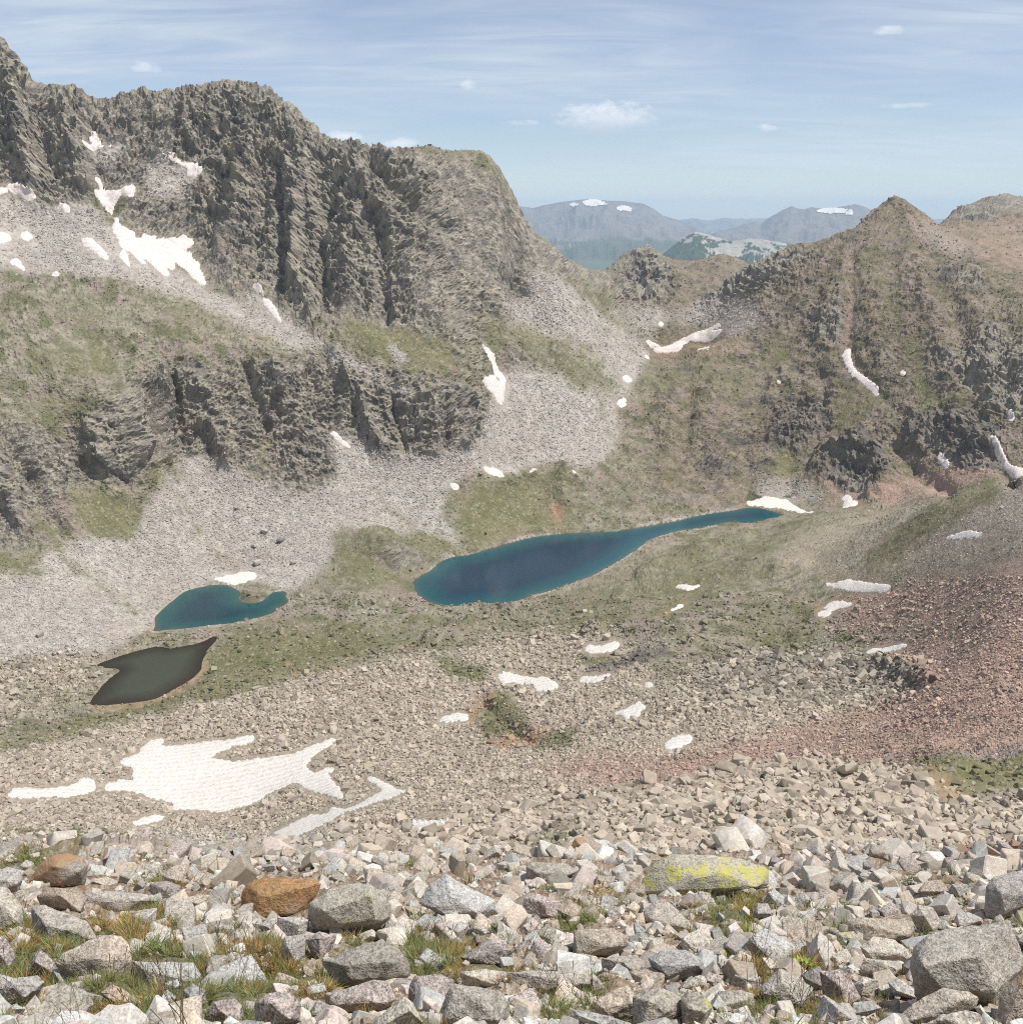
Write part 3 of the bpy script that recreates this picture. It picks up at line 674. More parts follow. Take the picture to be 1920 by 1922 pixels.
# ---- snow plan: every patch a polygon of the photograph
A_ = lambda p: tf(p, 0, 200, 4.571)
C3 = lambda p: tf(p, 1280, 340, 3)
C5 = lambda p: tf(p, 640, 780, 3)
C6 = lambda p: tf(p, 1280, 880, 3)
CB = lambda p: tf(p, 160, 1360, 3)
CZ = lambda p: tf(p, 0, 1280, 2.994)
SNOW = [
 ("cross-shaped snow patch highest in the gully under the left skyline saddle", [(173,236),(181,236),(181,250),(180,258),(188,260),(188,270),(191,275),(205,269),(222,263),(222,269),(210,276),(195,279),(186,278),(182,273),(177,280),(172,284),(163,283),(155,277),(139,265),(155,270),(168,276),(173,271),(171,262),(172,248)]),
 ("hook-shaped snow patch under the dark crag below the rounded left summit", [(289,301),(311,301),(313,298),(325,296),(333,299),(342,305),(356,308),(376,300),(371,315),(380,319),(392,323),(375,332),(362,341),(353,333),(351,318),(342,309),(325,307),(312,308),(290,305)]),
 ("forked snow patch directly above the largest snowfield of the left massif", [(176,322),(186,324),(189,336),(191,344),(200,350),(213,357),(226,360),(243,354),(257,342),(254,356),(250,365),(248,372),(258,382),(245,378),(226,369),(220,375),(213,385),(211,399),(203,393),(195,385),(187,375),(177,366),(180,354),(189,350),(183,341),(176,331)]),
 ("largest snowfield on the left massif, with long pointed tongues down the scree", [(209,401),(219,404),(223,418),(225,427),(240,433),(253,436),(256,447),(268,446),(266,439),(279,439),(290,445),(310,451),(330,453),(342,449),(364,451),(359,460),(363,468),(350,472),(346,477),(358,482),(359,490),(376,500),(372,508),(381,520),(393,541),(375,533),(360,521),(345,509),(328,493),(326,509),(310,501),(323,521),(308,518),(295,506),(280,493),(268,484),(274,495),(268,498),(258,489),(246,474),(233,468),(225,464),(220,450),(211,435),(207,425),(217,420),(213,410)]),
 ("thin ragged snow tail hanging below the left edge of the largest left snowfield", [(229,467),(237,471),(241,488),(246,500),(255,521),(246,515),(240,499),(227,487),(222,478)]),
 ("oblong slanting snow patch on scree left of the largest left snowfield", [(151,447),(164,446),(170,444),(180,454),(196,469),(207,485),(203,490),(190,483),(175,471),(154,461)]),
 ("snow band cut by the left picture edge under the leftmost rock wall", [(-60,352),(10,350),(18,345),(28,346),(45,352),(52,361),(75,366),(70,375),(58,380),(48,376),(35,366),(15,357),(8,365),(-60,364)]),
 ("tiny snow sliver right of the snow band under the leftmost rock wall", [(81,366),(92,370),(102,378),(100,381),(90,375)]),
 ("small triangular snow patch pointing down under the leftmost rock wall", [(103,380),(120,383),(131,384),(132,402),(118,393)]),
 ("narrow snow streak rising to the right beside the small triangular patch", [(131,381),(145,378),(161,374),(156,381),(142,387)]),
 ("snow patch on scree at the left picture edge below the snow band", [(-50,432),(10,436),(25,445),(18,453),(8,456),(-50,450)]),
 ("small round snow patch on scree near the left picture edge", [(38,440),(50,432),(56,436),(66,444),(52,453),(37,448)]),
 ("curled thin snow patch on the stony shelf at far left", [(15,488),(38,483),(41,492),(49,505),(44,508),(34,501),(20,495)]),
 ("flat snow strip on the shelf at far left, left of its longer twin", [(10,513),(30,511),(46,513),(40,518),(18,520)]),
 ("longer flat snow strip on the shelf at far left above the turf slope", [(67,516),(95,512),(107,507),(121,514),(110,519),(80,519)]),
 ("small upper snow patch at the foot of the big left buttress", [(470,540),(480,539),(491,543),(501,557),(490,554),(477,549)]),
 ("slanting snow tongue at the foot of the big left buttress", [(489,563),(500,562),(510,569),(519,583),(527,600),(540,614),(527,608),(514,597),(500,580)]),
 ("tiny snow fleck on scree left of the slanting snow tongue", [(430,577),(442,578),(450,591),(440,587)]),
 ("snow streak with a rock hole hanging in the couloir above the grey scree cone", [(904,640),(913,643),(926,660),(933,675),(939,695),(950,705),(948,720),(945,745),(943,763),(935,757),(926,739),(914,729),(904,710),(918,705),(932,703),(928,690),(924,675),(911,660),(905,650)]),
 ("left snow patch on the rim of the turf knoll above the long lake", [(904,876),(925,877),(941,885),(943,899),(930,896),(914,889)]),
 ("curved snow cornice along the top of the turf knoll above the long lake", [(961,901),(990,890),(1010,879),(1023,871),(1016,883),(1000,894),(980,901)]),
 ("small slanting snow patch at the scree foot left of the turf knoll", [(834,904),(850,906),(869,917),(860,921),(845,916)]),
 ("tiny snow patch in the turf hollow left of the knoll", [(924,929),(933,934),(937,943),(927,941)]),
 ("tiny snow patch just right of the turf knoll", [(1071,885),(1079,884),(1083,893),(1075,901)]),
 ("tiny snow fleck on scree between the turf knoll and the right mountain", [(1122,883),(1132,888),(1127,892)]),
 ("narrow snow wedge along the foot of the lower left cliff", [(621,807),(632,811),(641,825),(656,835),(670,847),(650,840),(630,826),(619,815)]),
 ("largest snow patch on the pass, with two streaks rising to the right", [(1226,650),(1240,651),(1255,649),(1270,639),(1290,631),(1300,627),(1310,624),(1330,617),(1350,607),(1361,606),(1346,617),(1330,625),(1350,621),(1365,616),(1350,629),(1330,641),(1310,641),(1295,639),(1281,647),(1276,659),(1255,661),(1228,661)]),
 ("thin snow streak left of the largest snow patch on the pass", [(1204,636),(1222,640),(1240,650),(1225,651),(1212,646)]),
 ("tiny snow patch below the left end of the pass snow", [(1207,664),(1220,667),(1226,671),(1211,675)]),
 ("thin flat snow strip below the largest snow patch on the pass", [(1307,657),(1330,654),(1344,654),(1325,661),(1309,662)]),
 ("tiny square snow patch at the right end of the strip on the pass", [(1334,663),(1351,661),(1346,670),(1336,669)]),
 ("small tilted snow patch above the largest snow on the pass", [(1231,608),(1246,599),(1248,607),(1240,616),(1231,614)]),
 ("tiny snow dot near the top of the pass", [(1269,598),(1280,599),(1275,605)]),
 ("tiny snow fleck just below the dot near the top of the pass", [(1280,610),(1291,608),(1284,615)]),
 ("tiny upright snow fleck on scree right of the pass snow", [(1380,638),(1387,631),(1383,641)]),
 ("small bent snow patch at the foot of the scree below the pass", [(1165,707),(1175,702),(1181,709),(1191,713),(1188,720),(1174,717)]),
 ("small ragged snow patch in the stream gully below the pass", [(1154,755),(1170,747),(1176,752),(1171,758),(1176,766),(1161,766)]),
 ("long snow ribbon in the couloir of the right mountain face", C3([(936,920),(950,955),(944,990),(960,1035),(980,1068),(1016,1087),(1056,1121),(1093,1142),(1116,1214),(1070,1190),(1028,1156),(988,1116),(950,1090),(924,1044),(902,990),(914,962)])),
 ("small snow fleck in the couloir above the long snow ribbon", C3([(928,840),(943,848),(927,882),(908,878)])),
 ("uppermost tiny snow fleck in the couloir of the right mountain", C3([(958,753),(979,747),(967,777),(947,789)])),
 ("small snow patch on the right face, right of the long ribbon", C3([(1225,1078),(1250,1059),(1266,1068),(1252,1112),(1236,1102)])),
 ("small snow patch on turf at the middle of the right mountain", C3([(516,1130),(545,1130),(574,1156),(550,1167),(528,1152)])),
 ("tiny snow fleck beside the upright one in the right mountain gully", C3([(702,1146),(732,1149),(732,1166),(711,1160)])),
 ("tiny upright snow fleck in the right mountain gully", C3([(776,1138),(792,1140),(796,1198),(781,1172)])),
 ("small drop-shaped snow patch near the right picture edge", C3([(1843,1269),(1865,1284),(1868,1332),(1850,1360),(1829,1337)])),
 ("tall snow wedge at the right picture edge above the near spur", C3([(1745,1458),(1792,1464),(1808,1530),(1838,1588),(1872,1612),(1990,1640),(1990,1660),(1860,1662),(1816,1612),(1776,1582),(1761,1520),(1772,1500)])),
 ("oval snow patch on the red scree of the right mountain", C3([(1441,1538),(1471,1535),(1503,1578),(1506,1624),(1473,1616),(1446,1572)])),
 ("tiny snow fleck on the red scree left of the oval patch", C3([(1238,1560),(1256,1573),(1266,1593),(1248,1591)])),
 ("broad white snowbank at the far end of the long lake", C3([(355,1812),(385,1783),(405,1778),(450,1783),(470,1762),(480,1776),(540,1783),(585,1788),(620,1818),(660,1843),(720,1853),(772,1862),(740,1871),(650,1861),(580,1851),(500,1843),(430,1833),(365,1824)])),
 ("small snowbank right of the broad bank at the lake head", C3([(896,1790),(913,1772),(947,1780),(962,1798),(1005,1826),(960,1839),(902,1848),(909,1815)])),
 ("tiny snow fleck left of the broad bank at the lake head", C3([(280,1813),(328,1821),(305,1835),(288,1827)])),
 ("snow strip high on the near right spur", C6([(1462,391),(1520,376),(1590,356),(1640,356),(1702,359),(1692,376),(1640,394),(1560,398),(1478,400)])),
 ("wide snow patch in the ochre hollow on the right slope", C6([(755,643),(850,648),(920,630),(980,630),(1060,643),(1184,653),(1172,677),(1130,690),(1000,693),(900,688),(828,668)])),
 ("snow patch with a small lobe below it, under the wide hollow patch", C6([(795,782),(860,743),(900,748),(975,759),(942,777),(860,797),(836,802),(843,822),(800,843),(748,845),(768,820),(820,803)])),
 ("slanting snow strip on the red slope above the dark block ridge", C6([(1024,1050),(1058,1018),(1150,1008),(1230,990),(1294,986),(1272,1007),(1180,1037),(1110,1055)])),
 ("small pointed snow patch right of the lake on the grassy slope", C6([(-46,638),(20,637),(60,648),(130,658),(90,672),(35,690),(-22,668)])),
 ("thin lower snow streak on the grassy slope near the ochre seep", C5([(1686,1166),(1760,1137),(1808,1122),(1802,1142),(1740,1163)])),
 ("thin upper snow streak on the grassy slope near the ochre seep", C5([(1826,1112),(1880,1078),(1892,1062),(1964,1058),(1900,1088)])),
 ("tiny snow sliver on the moraine crest above the dark turf hollow", C5([(1526,1193),(1600,1192),(1560,1206)])),
 ("snow patch on the upper rim of the dark turf hollow", C5([(1364,1333),(1383,1299),(1440,1307),(1552,1272),(1574,1290),(1530,1323),(1440,1338)])),
 ("snow patch on the lower rim of the dark turf hollow", C5([(1331,1493),(1358,1457),(1450,1467),(1535,1445),(1512,1472),(1440,1505)])),
 ("small snow patch among blocks right of the dark turf hollow", C5([(1691,1533),(1718,1502),(1776,1495),(1752,1522),(1710,1538)])),
 ("long club-shaped snow patch in the middle of the moraine", C5([(881,1461),(920,1442),(1000,1459),(1080,1477),(1150,1475),(1203,1498),(1229,1530),(1190,1545),(1098,1556),(1086,1522),(1050,1508),(960,1500),(896,1501)])),
 ("small thin snow patch below the club-shaped patch", C5([(931,1612),(948,1590),(1030,1575),(1002,1602),(950,1615)])),
 ("leaf-shaped snow patch beside the ochre seep on the moraine", C5([(532,1724),(580,1689),(650,1677),(713,1682),(722,1717),(660,1723),(600,1730)])),
 ("star-shaped snow patch among the blocks of the moraine", C5([(1475,1664),(1560,1668),(1600,1647),(1695,1600),(1688,1628),(1738,1634),(1683,1662),(1683,1704),(1640,1693),(1605,1719),(1572,1692)])),
 ("ragged snow patch at the upper edge of the red scree band", C5([(1805,1857),(1850,1827),(1920,1797),(1985,1797),(1962,1842),(1900,1863),(1838,1876)])),
 ("long low snow strip at the left picture edge of the basin", CZ([(26,648),(60,607),(100,597),(220,602),(330,592),(430,567),(450,546),(533,546),(534,602),(480,633),(420,643),(330,653),(200,648)])),
 ("largest rippled snowfield in the stony basin below the foreground", CB([(85,367),(130,332),(200,319),(262,318),(267,252),(200,228),(160,219),(220,197),(298,158),(308,122),(350,92),(455,66),(433,110),(452,122),(560,117),(700,97),(800,97),(966,61),(943,108),(850,128),(763,158),(705,195),(820,212),(920,197),(1060,177),(1180,162),(1250,117),(1450,47),(1382,113),(1302,168),(1244,237),(1283,287),(1400,242),(1444,233),(1364,292),(1403,338),(1454,380),(1442,424),(1340,394),(1258,378),(1200,339),(1120,354),(1022,394),(952,434),(862,464),(780,491),(680,484),(580,479),(476,479),(496,434),(398,419),(328,399),(268,374)])),
 ("small flat snow strip just below the largest rippled snowfield", CB([(234,567),(330,527),(400,512),(486,519),(382,553),(300,573)])),
 ("bent ragged snow patch right of the largest rippled snowfield", CB([(1040,607),(1120,577),(1200,532),(1280,497),(1340,497),(1380,457),(1470,472),(1550,437),(1620,397),(1676,370),(1596,322),(1586,297),(1680,327),(1760,362),(1836,374),(1702,423),(1622,443),(1532,473),(1442,503),(1372,543),(1282,583),(1190,626),(1108,623)])),
 ("small ragged snow patch nearest the foreground rocks", CB([(1820,592),(1880,552),(1920,527),(1985,517),(2076,517),(2053,548),(1982,578),(1920,593)])),
 ("small egg-shaped snow patch upper left of the largest rippled snowfield", CB([(52,146),(88,107),(108,124),(76,158)])),
 ("white snow patch on the scree just above the small teal lake", tf([(1191,1352),(1198,1332),(1260,1327),(1310,1312),(1370,1302),(1430,1307),(1454,1325),(1422,1348),(1350,1368),(1310,1373),(1258,1357)], 0, 640, 3)),
]
# fine raster for the patches
FS = 1.0
SIDm = np.full((int(RH * 2), int(RW * 2)), -1, np.int16)
for k, (lab, poly) in enumerate(SNOW):
    SIDm[raster(poly, 1.0, RW * 2, RH * 2)] = k
hole = raster([(931,705),(938,707),(939,715),(933,716)], 1.0, RW * 2, RH * 2); SIDm[hole] = -1
jx = (fbm(Q * 1000, 5.5, 4, 0.75, off=21.0) * 10.0).reshape(NAF, NLF)
jy = (fbm(Q * 1000, 5.5, 4, 0.75, off=61.0) * 7.0).reshape(NAF, NLF)
jk = np.where(PY < 900, .2, 1.0); jx *= jk; jy *= jk
scol = np.clip((PX + jx - RX0).astype(int), 0, RW * 2 - 1)
srow = np.clip((PY + jy).astype(int), 0, RH * 2 - 1)
SID = np.where(VIS & (FY > 60), SIDm[srow, scol], -1)
rag = fbm(Q * 1000, 4.0, 3, 0.8, off=33.0).reshape(NAF, NLF)
edge = blur((SID >= 0).astype(np.float32), 3)
SID = np.where((PY > 1150) & (edge + 0.5 * rag < 0.22), -1, SID)
SN = (SID >= 0)
snf = blur(SN.astype(np.float32), 2).reshape(-1)
calm = 1 - 0.92 * blur(SN.astype(np.float32), 4).reshape(-1)
disp_s = blur(disp.reshape(NAF, NLF), 6).reshape(-1)
disp = disp * calm + disp_s * (1 - calm)
PF = flat + N0 * disp[:, None]
# relief must not shove the ground through the eye line near the camera
PG = PF.reshape(NAF, NLF, 3)

# ------------------------------------------------------------------ lakes sit in hollows
def poly_sd(px_, py_, poly):
    """signed distance (positive inside) of points to polygon"""
    q = np.asarray(poly); a = q; b = np.roll(q, -1, 0)
    dmin = np.full(px_.shape, 1e18); ins = np.zeros(px_.shape, bool)
    for (ax, ay), (bx, by) in zip(a, b):
        dx, dy = bx - ax, by - ay
        t = np.clip(((px_ - ax) * dx + (py_ - ay) * dy) / (dx * dx + dy * dy + 1e-12), 0, 1)
        dmin = np.minimum(dmin, (px_ - ax - t * dx) ** 2 + (py_ - ay - t * dy) ** 2)
        c = ((ay > py_) != (by > py_)) & (px_ < (bx - ax) * (py_ - ay) / (by - ay + 1e-12) + ax)
        ins ^= c
    d = np.sqrt(dmin)
    return np.where(ins, d, -d)
WATER = {}
for name, poly, z in (('lake', LAKE, LAKE_Z), ('tarn', TARN, TARN_Z), ('pond', POND, POND_Z)):
    pa = np.array(poly)
    wp = at_Z(pa[:, 0], pa[:, 1], z)[:, :2]
    # finer, slightly wavy shore
    pts = []
    for k in range(len(wp)):
        a, b = wp[k], wp[(k + 1) % len(wp)]
        m = max(2, int(np.linalg.norm(b - a) / 4.0))
        for j in range(m):
            pts.append(a + (b - a) * j / m)
    pts = np.array(pts)
    for _ in range(2):
        pts = 0.25 * np.roll(pts, 1, 0) + 0.5 * pts + 0.25 * np.roll(pts, -1, 0)
    p3 = np.concatenate([pts, np.zeros((len(pts), 1))], 1)
    amp = 1.6 if name != 'pond' else 2.4
    pts = pts + np.stack([fbm(p3, 16.0, 3, 0.6), fbm(p3, 16.0, 3, 0.6, off=9)], -1) * amp
    WATER[name] = (pts, z)
    lo, hi = pts.min(0) - 70, pts.max(0) + 70
    sel = np.where((PF[:, 0] > lo[0]) & (PF[:, 0] < hi[0]) & (PF[:, 1] > lo[1]) & (PF[:, 1] < hi[1]))[0]
    sdv = poly_sd(PF[sel, 0], PF[sel, 1], pts)
    zz = PF[sel, 2]
    bank = sstep(-45, 0, sdv)
    zo = zz * (1 - bank) + bank * np.clip(zz, z + 0.15 + 0.10 * np.maximum(-sdv, 0), z + 0.4 + 0.75 * np.maximum(-sdv, 0))
    zi = z - 0.1 - np.minimum(sdv * 0.25, 7)
    PF[sel, 2] = np.where(sdv > 0, zi, zo)
print("lakes", round(time.time() - T0, 1))
PG = PF.reshape(NAF, NLF, 3)
NG = normals(PG)
NF = NG.reshape(-1, 3)

# ------------------------------------------------------------------ ground colour (what the ground is made of)
def C(*c):
    return np.array(c, np.float32)
n1 = fbm(Q * 1000, 60.0, 4, 0.6, off=3.3)[:, None]              # broad mottling
n2 = fbm(Q * 1000, 9.0, 4, 0.65, off=7.7)[:, None]              # patches
n3 = fbm(Q * 1000, 2.4, 2, 0.8, off=5.5)[:, None]               # grain
strk = fbm(flat * np.array([1, 1, 0.22]), 22.0, 4, 0.6, off=14.0)[:, None]   # debris streaks down the slope
bed = fbm(flat * np.array([0.35, 0.35, 1.6]) + flat[:, [2, 2, 0]] * 0.12, 20.0, 4, 0.6, off=4.0)[:, None]  # bedding
flatn = sstep(0.45, 0.85, NF[:, 2:3])
def mx(a, b, t):
    return a * (1 - t) + b * t
tone = lambda k2, k3: 1 + k2 * n2 + k3 * n3
rock = mx(C(.205, .185, .152), C(.345, .312, .25), sstep(-.25, .3, n2 + .5 * bed + .4 * n3))
rock = mx(rock, C(.105, .10, .095), .8 * sstep(.12, .42, bed - .3 * n2 + .5 * n3))
rock = mx(rock, C(.235, .19, .165), .5 * sstep(.1, .5, n1))
rock = mx(rock, C(.17, .16, .095), .55 * flatn * sstep(.0, .35, n2 - .2 * n1))
rock = rock * tone(.18, .30)
dark = mx(C(.14, .125, .105), C(.25, .22, .18), sstep(-.2, .4, bed + .5 * n2)) * tone(.2, .3)
grass = mx(C(.145, .14, .068), C(.205, .18, .105), sstep(-.3, .4, n1 + .5 * n2))
grass = mx(grass, C(.088, .105, .042), .6 * sstep(.0, .45, n2 - .3 * n1))
grass = mx(grass, C(.34, .30, .24), .8 * sstep(.2, .45, n3 + .35 * n2))
grass = grass * tone(.12, .16)
slab = mx(C(.315, .282, .215), C(.185, .165, .115), sstep(-.25, .3, n2 + .5 * strk))
right_k = (sstep(1120, 1280, VX) * sstep(980, 930, VY)).reshape(-1)[:, None]
slab = mx(slab, slab * C(.80, .745, .72), right_k)
slab = mx(slab, C(.10, .092, .082), .8 * right_k * sstep(.12, .35, bed + .3 * n3))
slab = mx(slab, C(.135, .135, .068), (.78 - .4 * right_k) * sstep(.05, .30, n1 + 1.0 * strk))
slab = mx(slab, C(.26, .205, .175), .7 * sstep(.05, .3, -strk + .5 * n1))
slab = mx(slab, C(.12, .115, .105), .6 * sstep(.25, .55, n3 + .4 * bed))
slab = slab * tone(.16, .26)
scree = mx(C(.345, .308, .272), C(.425, .385, .34), sstep(-.3, .4, n2 + .6 * strk))
scree = mx(scree, C(.31, .255, .22), .45 * sstep(.0, .45, n1))
scree = scree * tone(.07, .20)
red = mx(C(.325, .22, .175), C(.385, .285, .232), sstep(-.3, .4, n2)) 
red = mx(red, C(.25, .22, .16), .5 * sstep(.05, .4, n1 - .4 * n2))
red = red * tone(.10, .24)
ochre = mx(C(.34, .22, .135), C(.32, .245, .17), sstep(-.3, .4, n2)) * tone(.12, .18)
rubble = mx(C(.33, .275, .212), C(.405, .35, .277), sstep(-.3, .4, n2 + .4 * n1))
rubble = mx(rubble, C(.22, .185, .14), .6 * sstep(.1, .5, n3))
rubble = rubble * tone(.12, .26)
soil = mx(C(.22, .15, .10), C(.38, .33, .27), sstep(-.15, .25, n2 + .6 * n3)) * tone(.12, .2)
cols = dict(rock=rock, scree=scree, grass=grass, red=red, ochre=ochre, rubble=rubble, dark=dark, slab=slab, soil=soil)
CW_ = {}
NK = [fbm(Q * 1000, 14.0, 3, 0.7, off=100.0 + 13 * j_) for j_ in range(3)]
ca_ = (1.0, -.8, .6)
for i_, k in enumerate(MATS):                                   # patchy, crisp transitions
    nk = 0.75 * (ca_[i_ % 3] * NK[0] + ca_[(i_ + 1) % 3] * NK[1] + ca_[(i_ * 2 + 1) % 5 % 3] * NK[2]) * (1 if i_ % 2 else -1)
    CW_[k] = (W[k] * np.exp(1.15 * nk)) ** 2.0
ws = sum(CW_[k] for k in MATS)[:, None] + 1e-6
GC = sum(cols[k] * CW_[k][:, None] for k in MATS) / ws
# wet, weedy lake shallows
GC = np.where((PF[:, 2:3] < LAKE_Z - 0.05) & (DIST[:, None] > 600), C(.10, .10, .06), GC)
GC = GC * (1 - farm[:, None]) + farm[:, None] * C(.10, .12, .07)
GC = np.clip(GC, 0.02, 0.8).astype(np.float32)
print("colour", round(time.time() - T0, 1))

# ------------------------------------------------------------------ mesh helper
def grid_mesh(name, verts, quads, colors=None, smooth=True):
    me = bpy.data.meshes.new(name)
    nq = len(quads)
    me.vertices.add(len(verts)); me.vertices.foreach_set('co', np.ascontiguousarray(verts, np.float32).ravel())
    me.loops.add(nq * 4); me.loops.foreach_set('vertex_index', np.ascontiguousarray(quads, np.int32).ravel())
    me.polygons.add(nq)
    me.polygons.foreach_set('loop_start', np.arange(0, nq * 4, 4, dtype=np.int32))
    me.polygons.foreach_set('use_smooth', np.full(nq, smooth, bool))
    me.update(calc_edges=True)
    if colors is not None:
        at = me.attributes.new('Col', 'FLOAT_COLOR', 'POINT')
        c = np.concatenate([colors, np.ones((len(colors), 1))], 1).astype(np.float32)
        at.data.foreach_set('color', c.ravel())
    return me
def add(name, me, mat=None, parent=None, **props):
    o = bpy.data.objects.new(name, me)
    COL.objects.link(o)
    if mat is not None and me is not None:
        me.materials.clear() if len(me.materials) else None
        me.materials.append(mat)
    if parent is not None:
        o.parent = parent
    for k, v in props.items():
        o[k] = v
    return o
def subset(mask_faces, quads, verts, cols=None):
    q = quads[mask_faces]
    used = np.zeros(len(verts), bool); used[q.ravel()] = True
    remap = np.cumsum(used) - 1
    return verts[used], remap[q], (cols[used] if cols is not None else None), used
ii, jj = np.meshgrid(np.arange(NAF - 1), np.arange(NLF - 1), indexing='ij')
v00 = (ii * NLF + jj).ravel()
QUADS = np.stack([v00, v00 + NLF, v00 + NLF + 1, v00 + 1], -1)

# ------------------------------------------------------------------ materials
def new_mat(name, rough=0.95, spec=0.15):
    m = bpy.data.materials.new(name); m.use_nodes = True
    nt = m.node_tree
    b = nt.nodes['Principled BSDF']
    b.inputs['Roughness'].default_value = rough
    b.inputs['Specular IOR Level'].default_value = spec
    return m, nt, b
def noise_n(nt, scale, detail=4, rough=0.6, vec=None, dim='3D'):
    n = nn(nt, 'ShaderNodeTexNoise', noise_dimensions=dim)
    n.inputs['Scale'].default_value = scale; n.inputs['Detail'].default_value = detail; n.inputs['Roughness'].default_value = rough
    if vec is not None:
        lk(nt, vec, n.inputs['Vector'])
    return n.outputs[0]
def ground_mat(name, grains, bump):
    m, nt, b = new_mat(name)
    at = nn(nt, 'ShaderNodeAttribute', attribute_name='Col')
    tcn = nn(nt, 'ShaderNodeTexCoord')
    col = at.outputs['Color']
    h = None
    for sc, lo, hi in grains:
        n = noise_n(nt, sc, 3, 0.7, tcn.outputs['Object'])
        f = ramp(nt, n, [(0.3, lo), (0.7, hi)])
        col = mixc(nt, 1.0, col, f, 'MULTIPLY')
        h = n if h is None else math_n(nt, 'ADD', h, n)
    lk(nt, col, b.inputs['Base Color'])
    bp = nn(nt, 'ShaderNodeBump'); bp.inputs['Strength'].default_value = 0.9; bp.inputs['Distance'].default_value = bump
    lk(nt, h, bp.inputs['Height']); lk(nt, bp.outputs[0], b.inputs['Normal'])
    return m
M_MOUNT = ground_mat('mountain_ground', [(0.35, .78, 1.2), (0.11, .85, 1.15)], 2.2)
M_VALLEY = ground_mat('valley_ground', [(0.8, .72, 1.25), (0.25, .86, 1.13)], 1.2)
M_NEAR = ground_mat('near_ground', [(14.0, .7, 1.25), (3.0, .8, 1.2)], 0.05)

# ------------------------------------------------------------------ terrain objects
qc = np.stack([VX.reshape(-1)[QUADS].mean(1), VY.reshape(-1)[QUADS].mean(1)], -1)
def inpoly(poly):
    R = raster(poly)
    return sample(R, qc[:, 0], qc[:, 1])
Yq = DIST[QUADS].mean(1)
mL = inpoly([(-500,1240),(0,1240),(180,1215),(290,1120),(400,1085),(560,1100),(640,990),(790,1000),(860,1042),(1000,1005),(1200,985),(1170,760),(1220,660),(1262,575),(1262,0),(-500,0)]) & (Yq > 600)
mR = inpoly([(1200,985),(1170,760),(1220,660),(1262,575),(1262,0),(2460,0),(2460,700),(1920,890),(1660,962),(1478,962),(1400,948)]) & (Yq > 950)
fg = (Yq < 120)
fargr = Yq > 3300
regions = [('mountain_left', mL & ~fargr & ~fg, M_MOUNT), ('mountain_right', mR & ~mL & ~fargr & ~fg, M_MOUNT), ('foreground_slope', fg, M_NEAR)]
regions.append(('valley_floor', ~(regions[0][1] | regions[1][1] | fg | fargr), M_VALLEY))
regions.append(('distant_ground', fargr, M_MOUNT))
for name, mk, mat in regions:
    v, q, c, _ = subset(mk, QUADS, PF, GC)
    add(name, grid_mesh(name, v, q, c, name == 'foreground_slope'), mat, kind='structure')
print("terrain", round(time.time() - T0, 1))
# ------------------------------------------------------------------ water
def water_mat(name, deep, shallow, edge):
    m, nt, b = new_mat(name, 0.12, 0.5)
    at = nn(nt, 'ShaderNodeAttribute', attribute_name='Col')
    tcn = nn(nt, 'ShaderNodeTexCoord')
    sepc = nn(nt, 'ShaderNodeSeparateColor'); lk(nt, at.outputs['Color'], sepc.inputs[0])
    n = noise_n(nt, 0.02, 4, 0.6, tcn.outputs['Object'])
    f = math_n(nt, 'ADD', sepc.outputs[0], math_n(nt, 'MULTIPLY', math_n(nt, 'SUBTRACT', n, 0.5), 0.35))
    c = ramp(nt, f, [(0.0, edge), (0.12, shallow), (0.55, deep)])
    lk(nt, c, b.inputs['Base Color'])
    b.inputs['IOR'].default_value = 1.33
    nz = noise_n(nt, 0.9, 4, 0.6, tcn.outputs['Object'])
    bp = nn(nt, 'ShaderNodeBump'); bp.inputs['Strength'].default_value = 0.25; bp.inputs['Distance'].default_value = 0.15
    lk(nt, nz, bp.inputs['Height']); lk(nt, bp.outputs[0], b.inputs['Normal'])
    return m
M_LAKE = water_mat('lake_water', (.004, .030, .058), (.008, .070, .085), (.05, .085, .07))
M_TARN = water_mat('tarn_water', (.004, .036, .052), (.010, .070, .072), (.05, .075, .055))
M_POND = water_mat('pond_water', (.050, .055, .038), (.030, .027, .019), (.030, .021, .014))
def water(name, mat, full):
    pts, z = WATER[name if name in WATER else 'lake']
    # fill with a grid clipped by the shore: triangulated fan rings shrinking inward
    lo, hi = pts.min(0), pts.max(0)
    bm = bmesh.new()
    vs = [bm.verts.new((x, y, z)) for x, y in pts]
    bm.faces.new(vs)
    bmesh.ops.triangulate(bm, faces=bm.faces[:])
    for _ in range(3):
        es = [e for e in bm.edges if e.calc_length() > 14]
        if not es:
            break
        bmesh.ops.subdivide_edges(bm, edges=es, cuts=1)
        bmesh.ops.triangulate(bm, faces=bm.faces[:])
    me = bpy.data.meshes.new(name); bm.to_mesh(me); bm.free()
    co = np.zeros(len(me.vertices) * 3, np.float32); me.vertices.foreach_get('co', co); co = co.reshape(-1, 3)
    d = np.maximum(poly_sd(co[:, 0], co[:, 1], pts), 0) / full
    at = me.attributes.new('Col', 'FLOAT_COLOR', 'POINT')
    at.data.foreach_set('color', np.stack([d, d, d, np.ones_like(d)], -1).astype(np.float32).ravel())
    nz = np.zeros(len(me.polygons) * 3, np.float32); me.polygons.foreach_get('normal', nz)
    if nz[2::3].mean() < 0:
        me.flip_normals()
    return me
add('long_lake', water('lake', None, 60.0), M_LAKE, kind='structure', label='long deep blue mountain lake across the middle of the basin')
add('small_lake', water('tarn', None, 40.0), M_TARN, kind='structure', label='small teal lake left of the long lake')
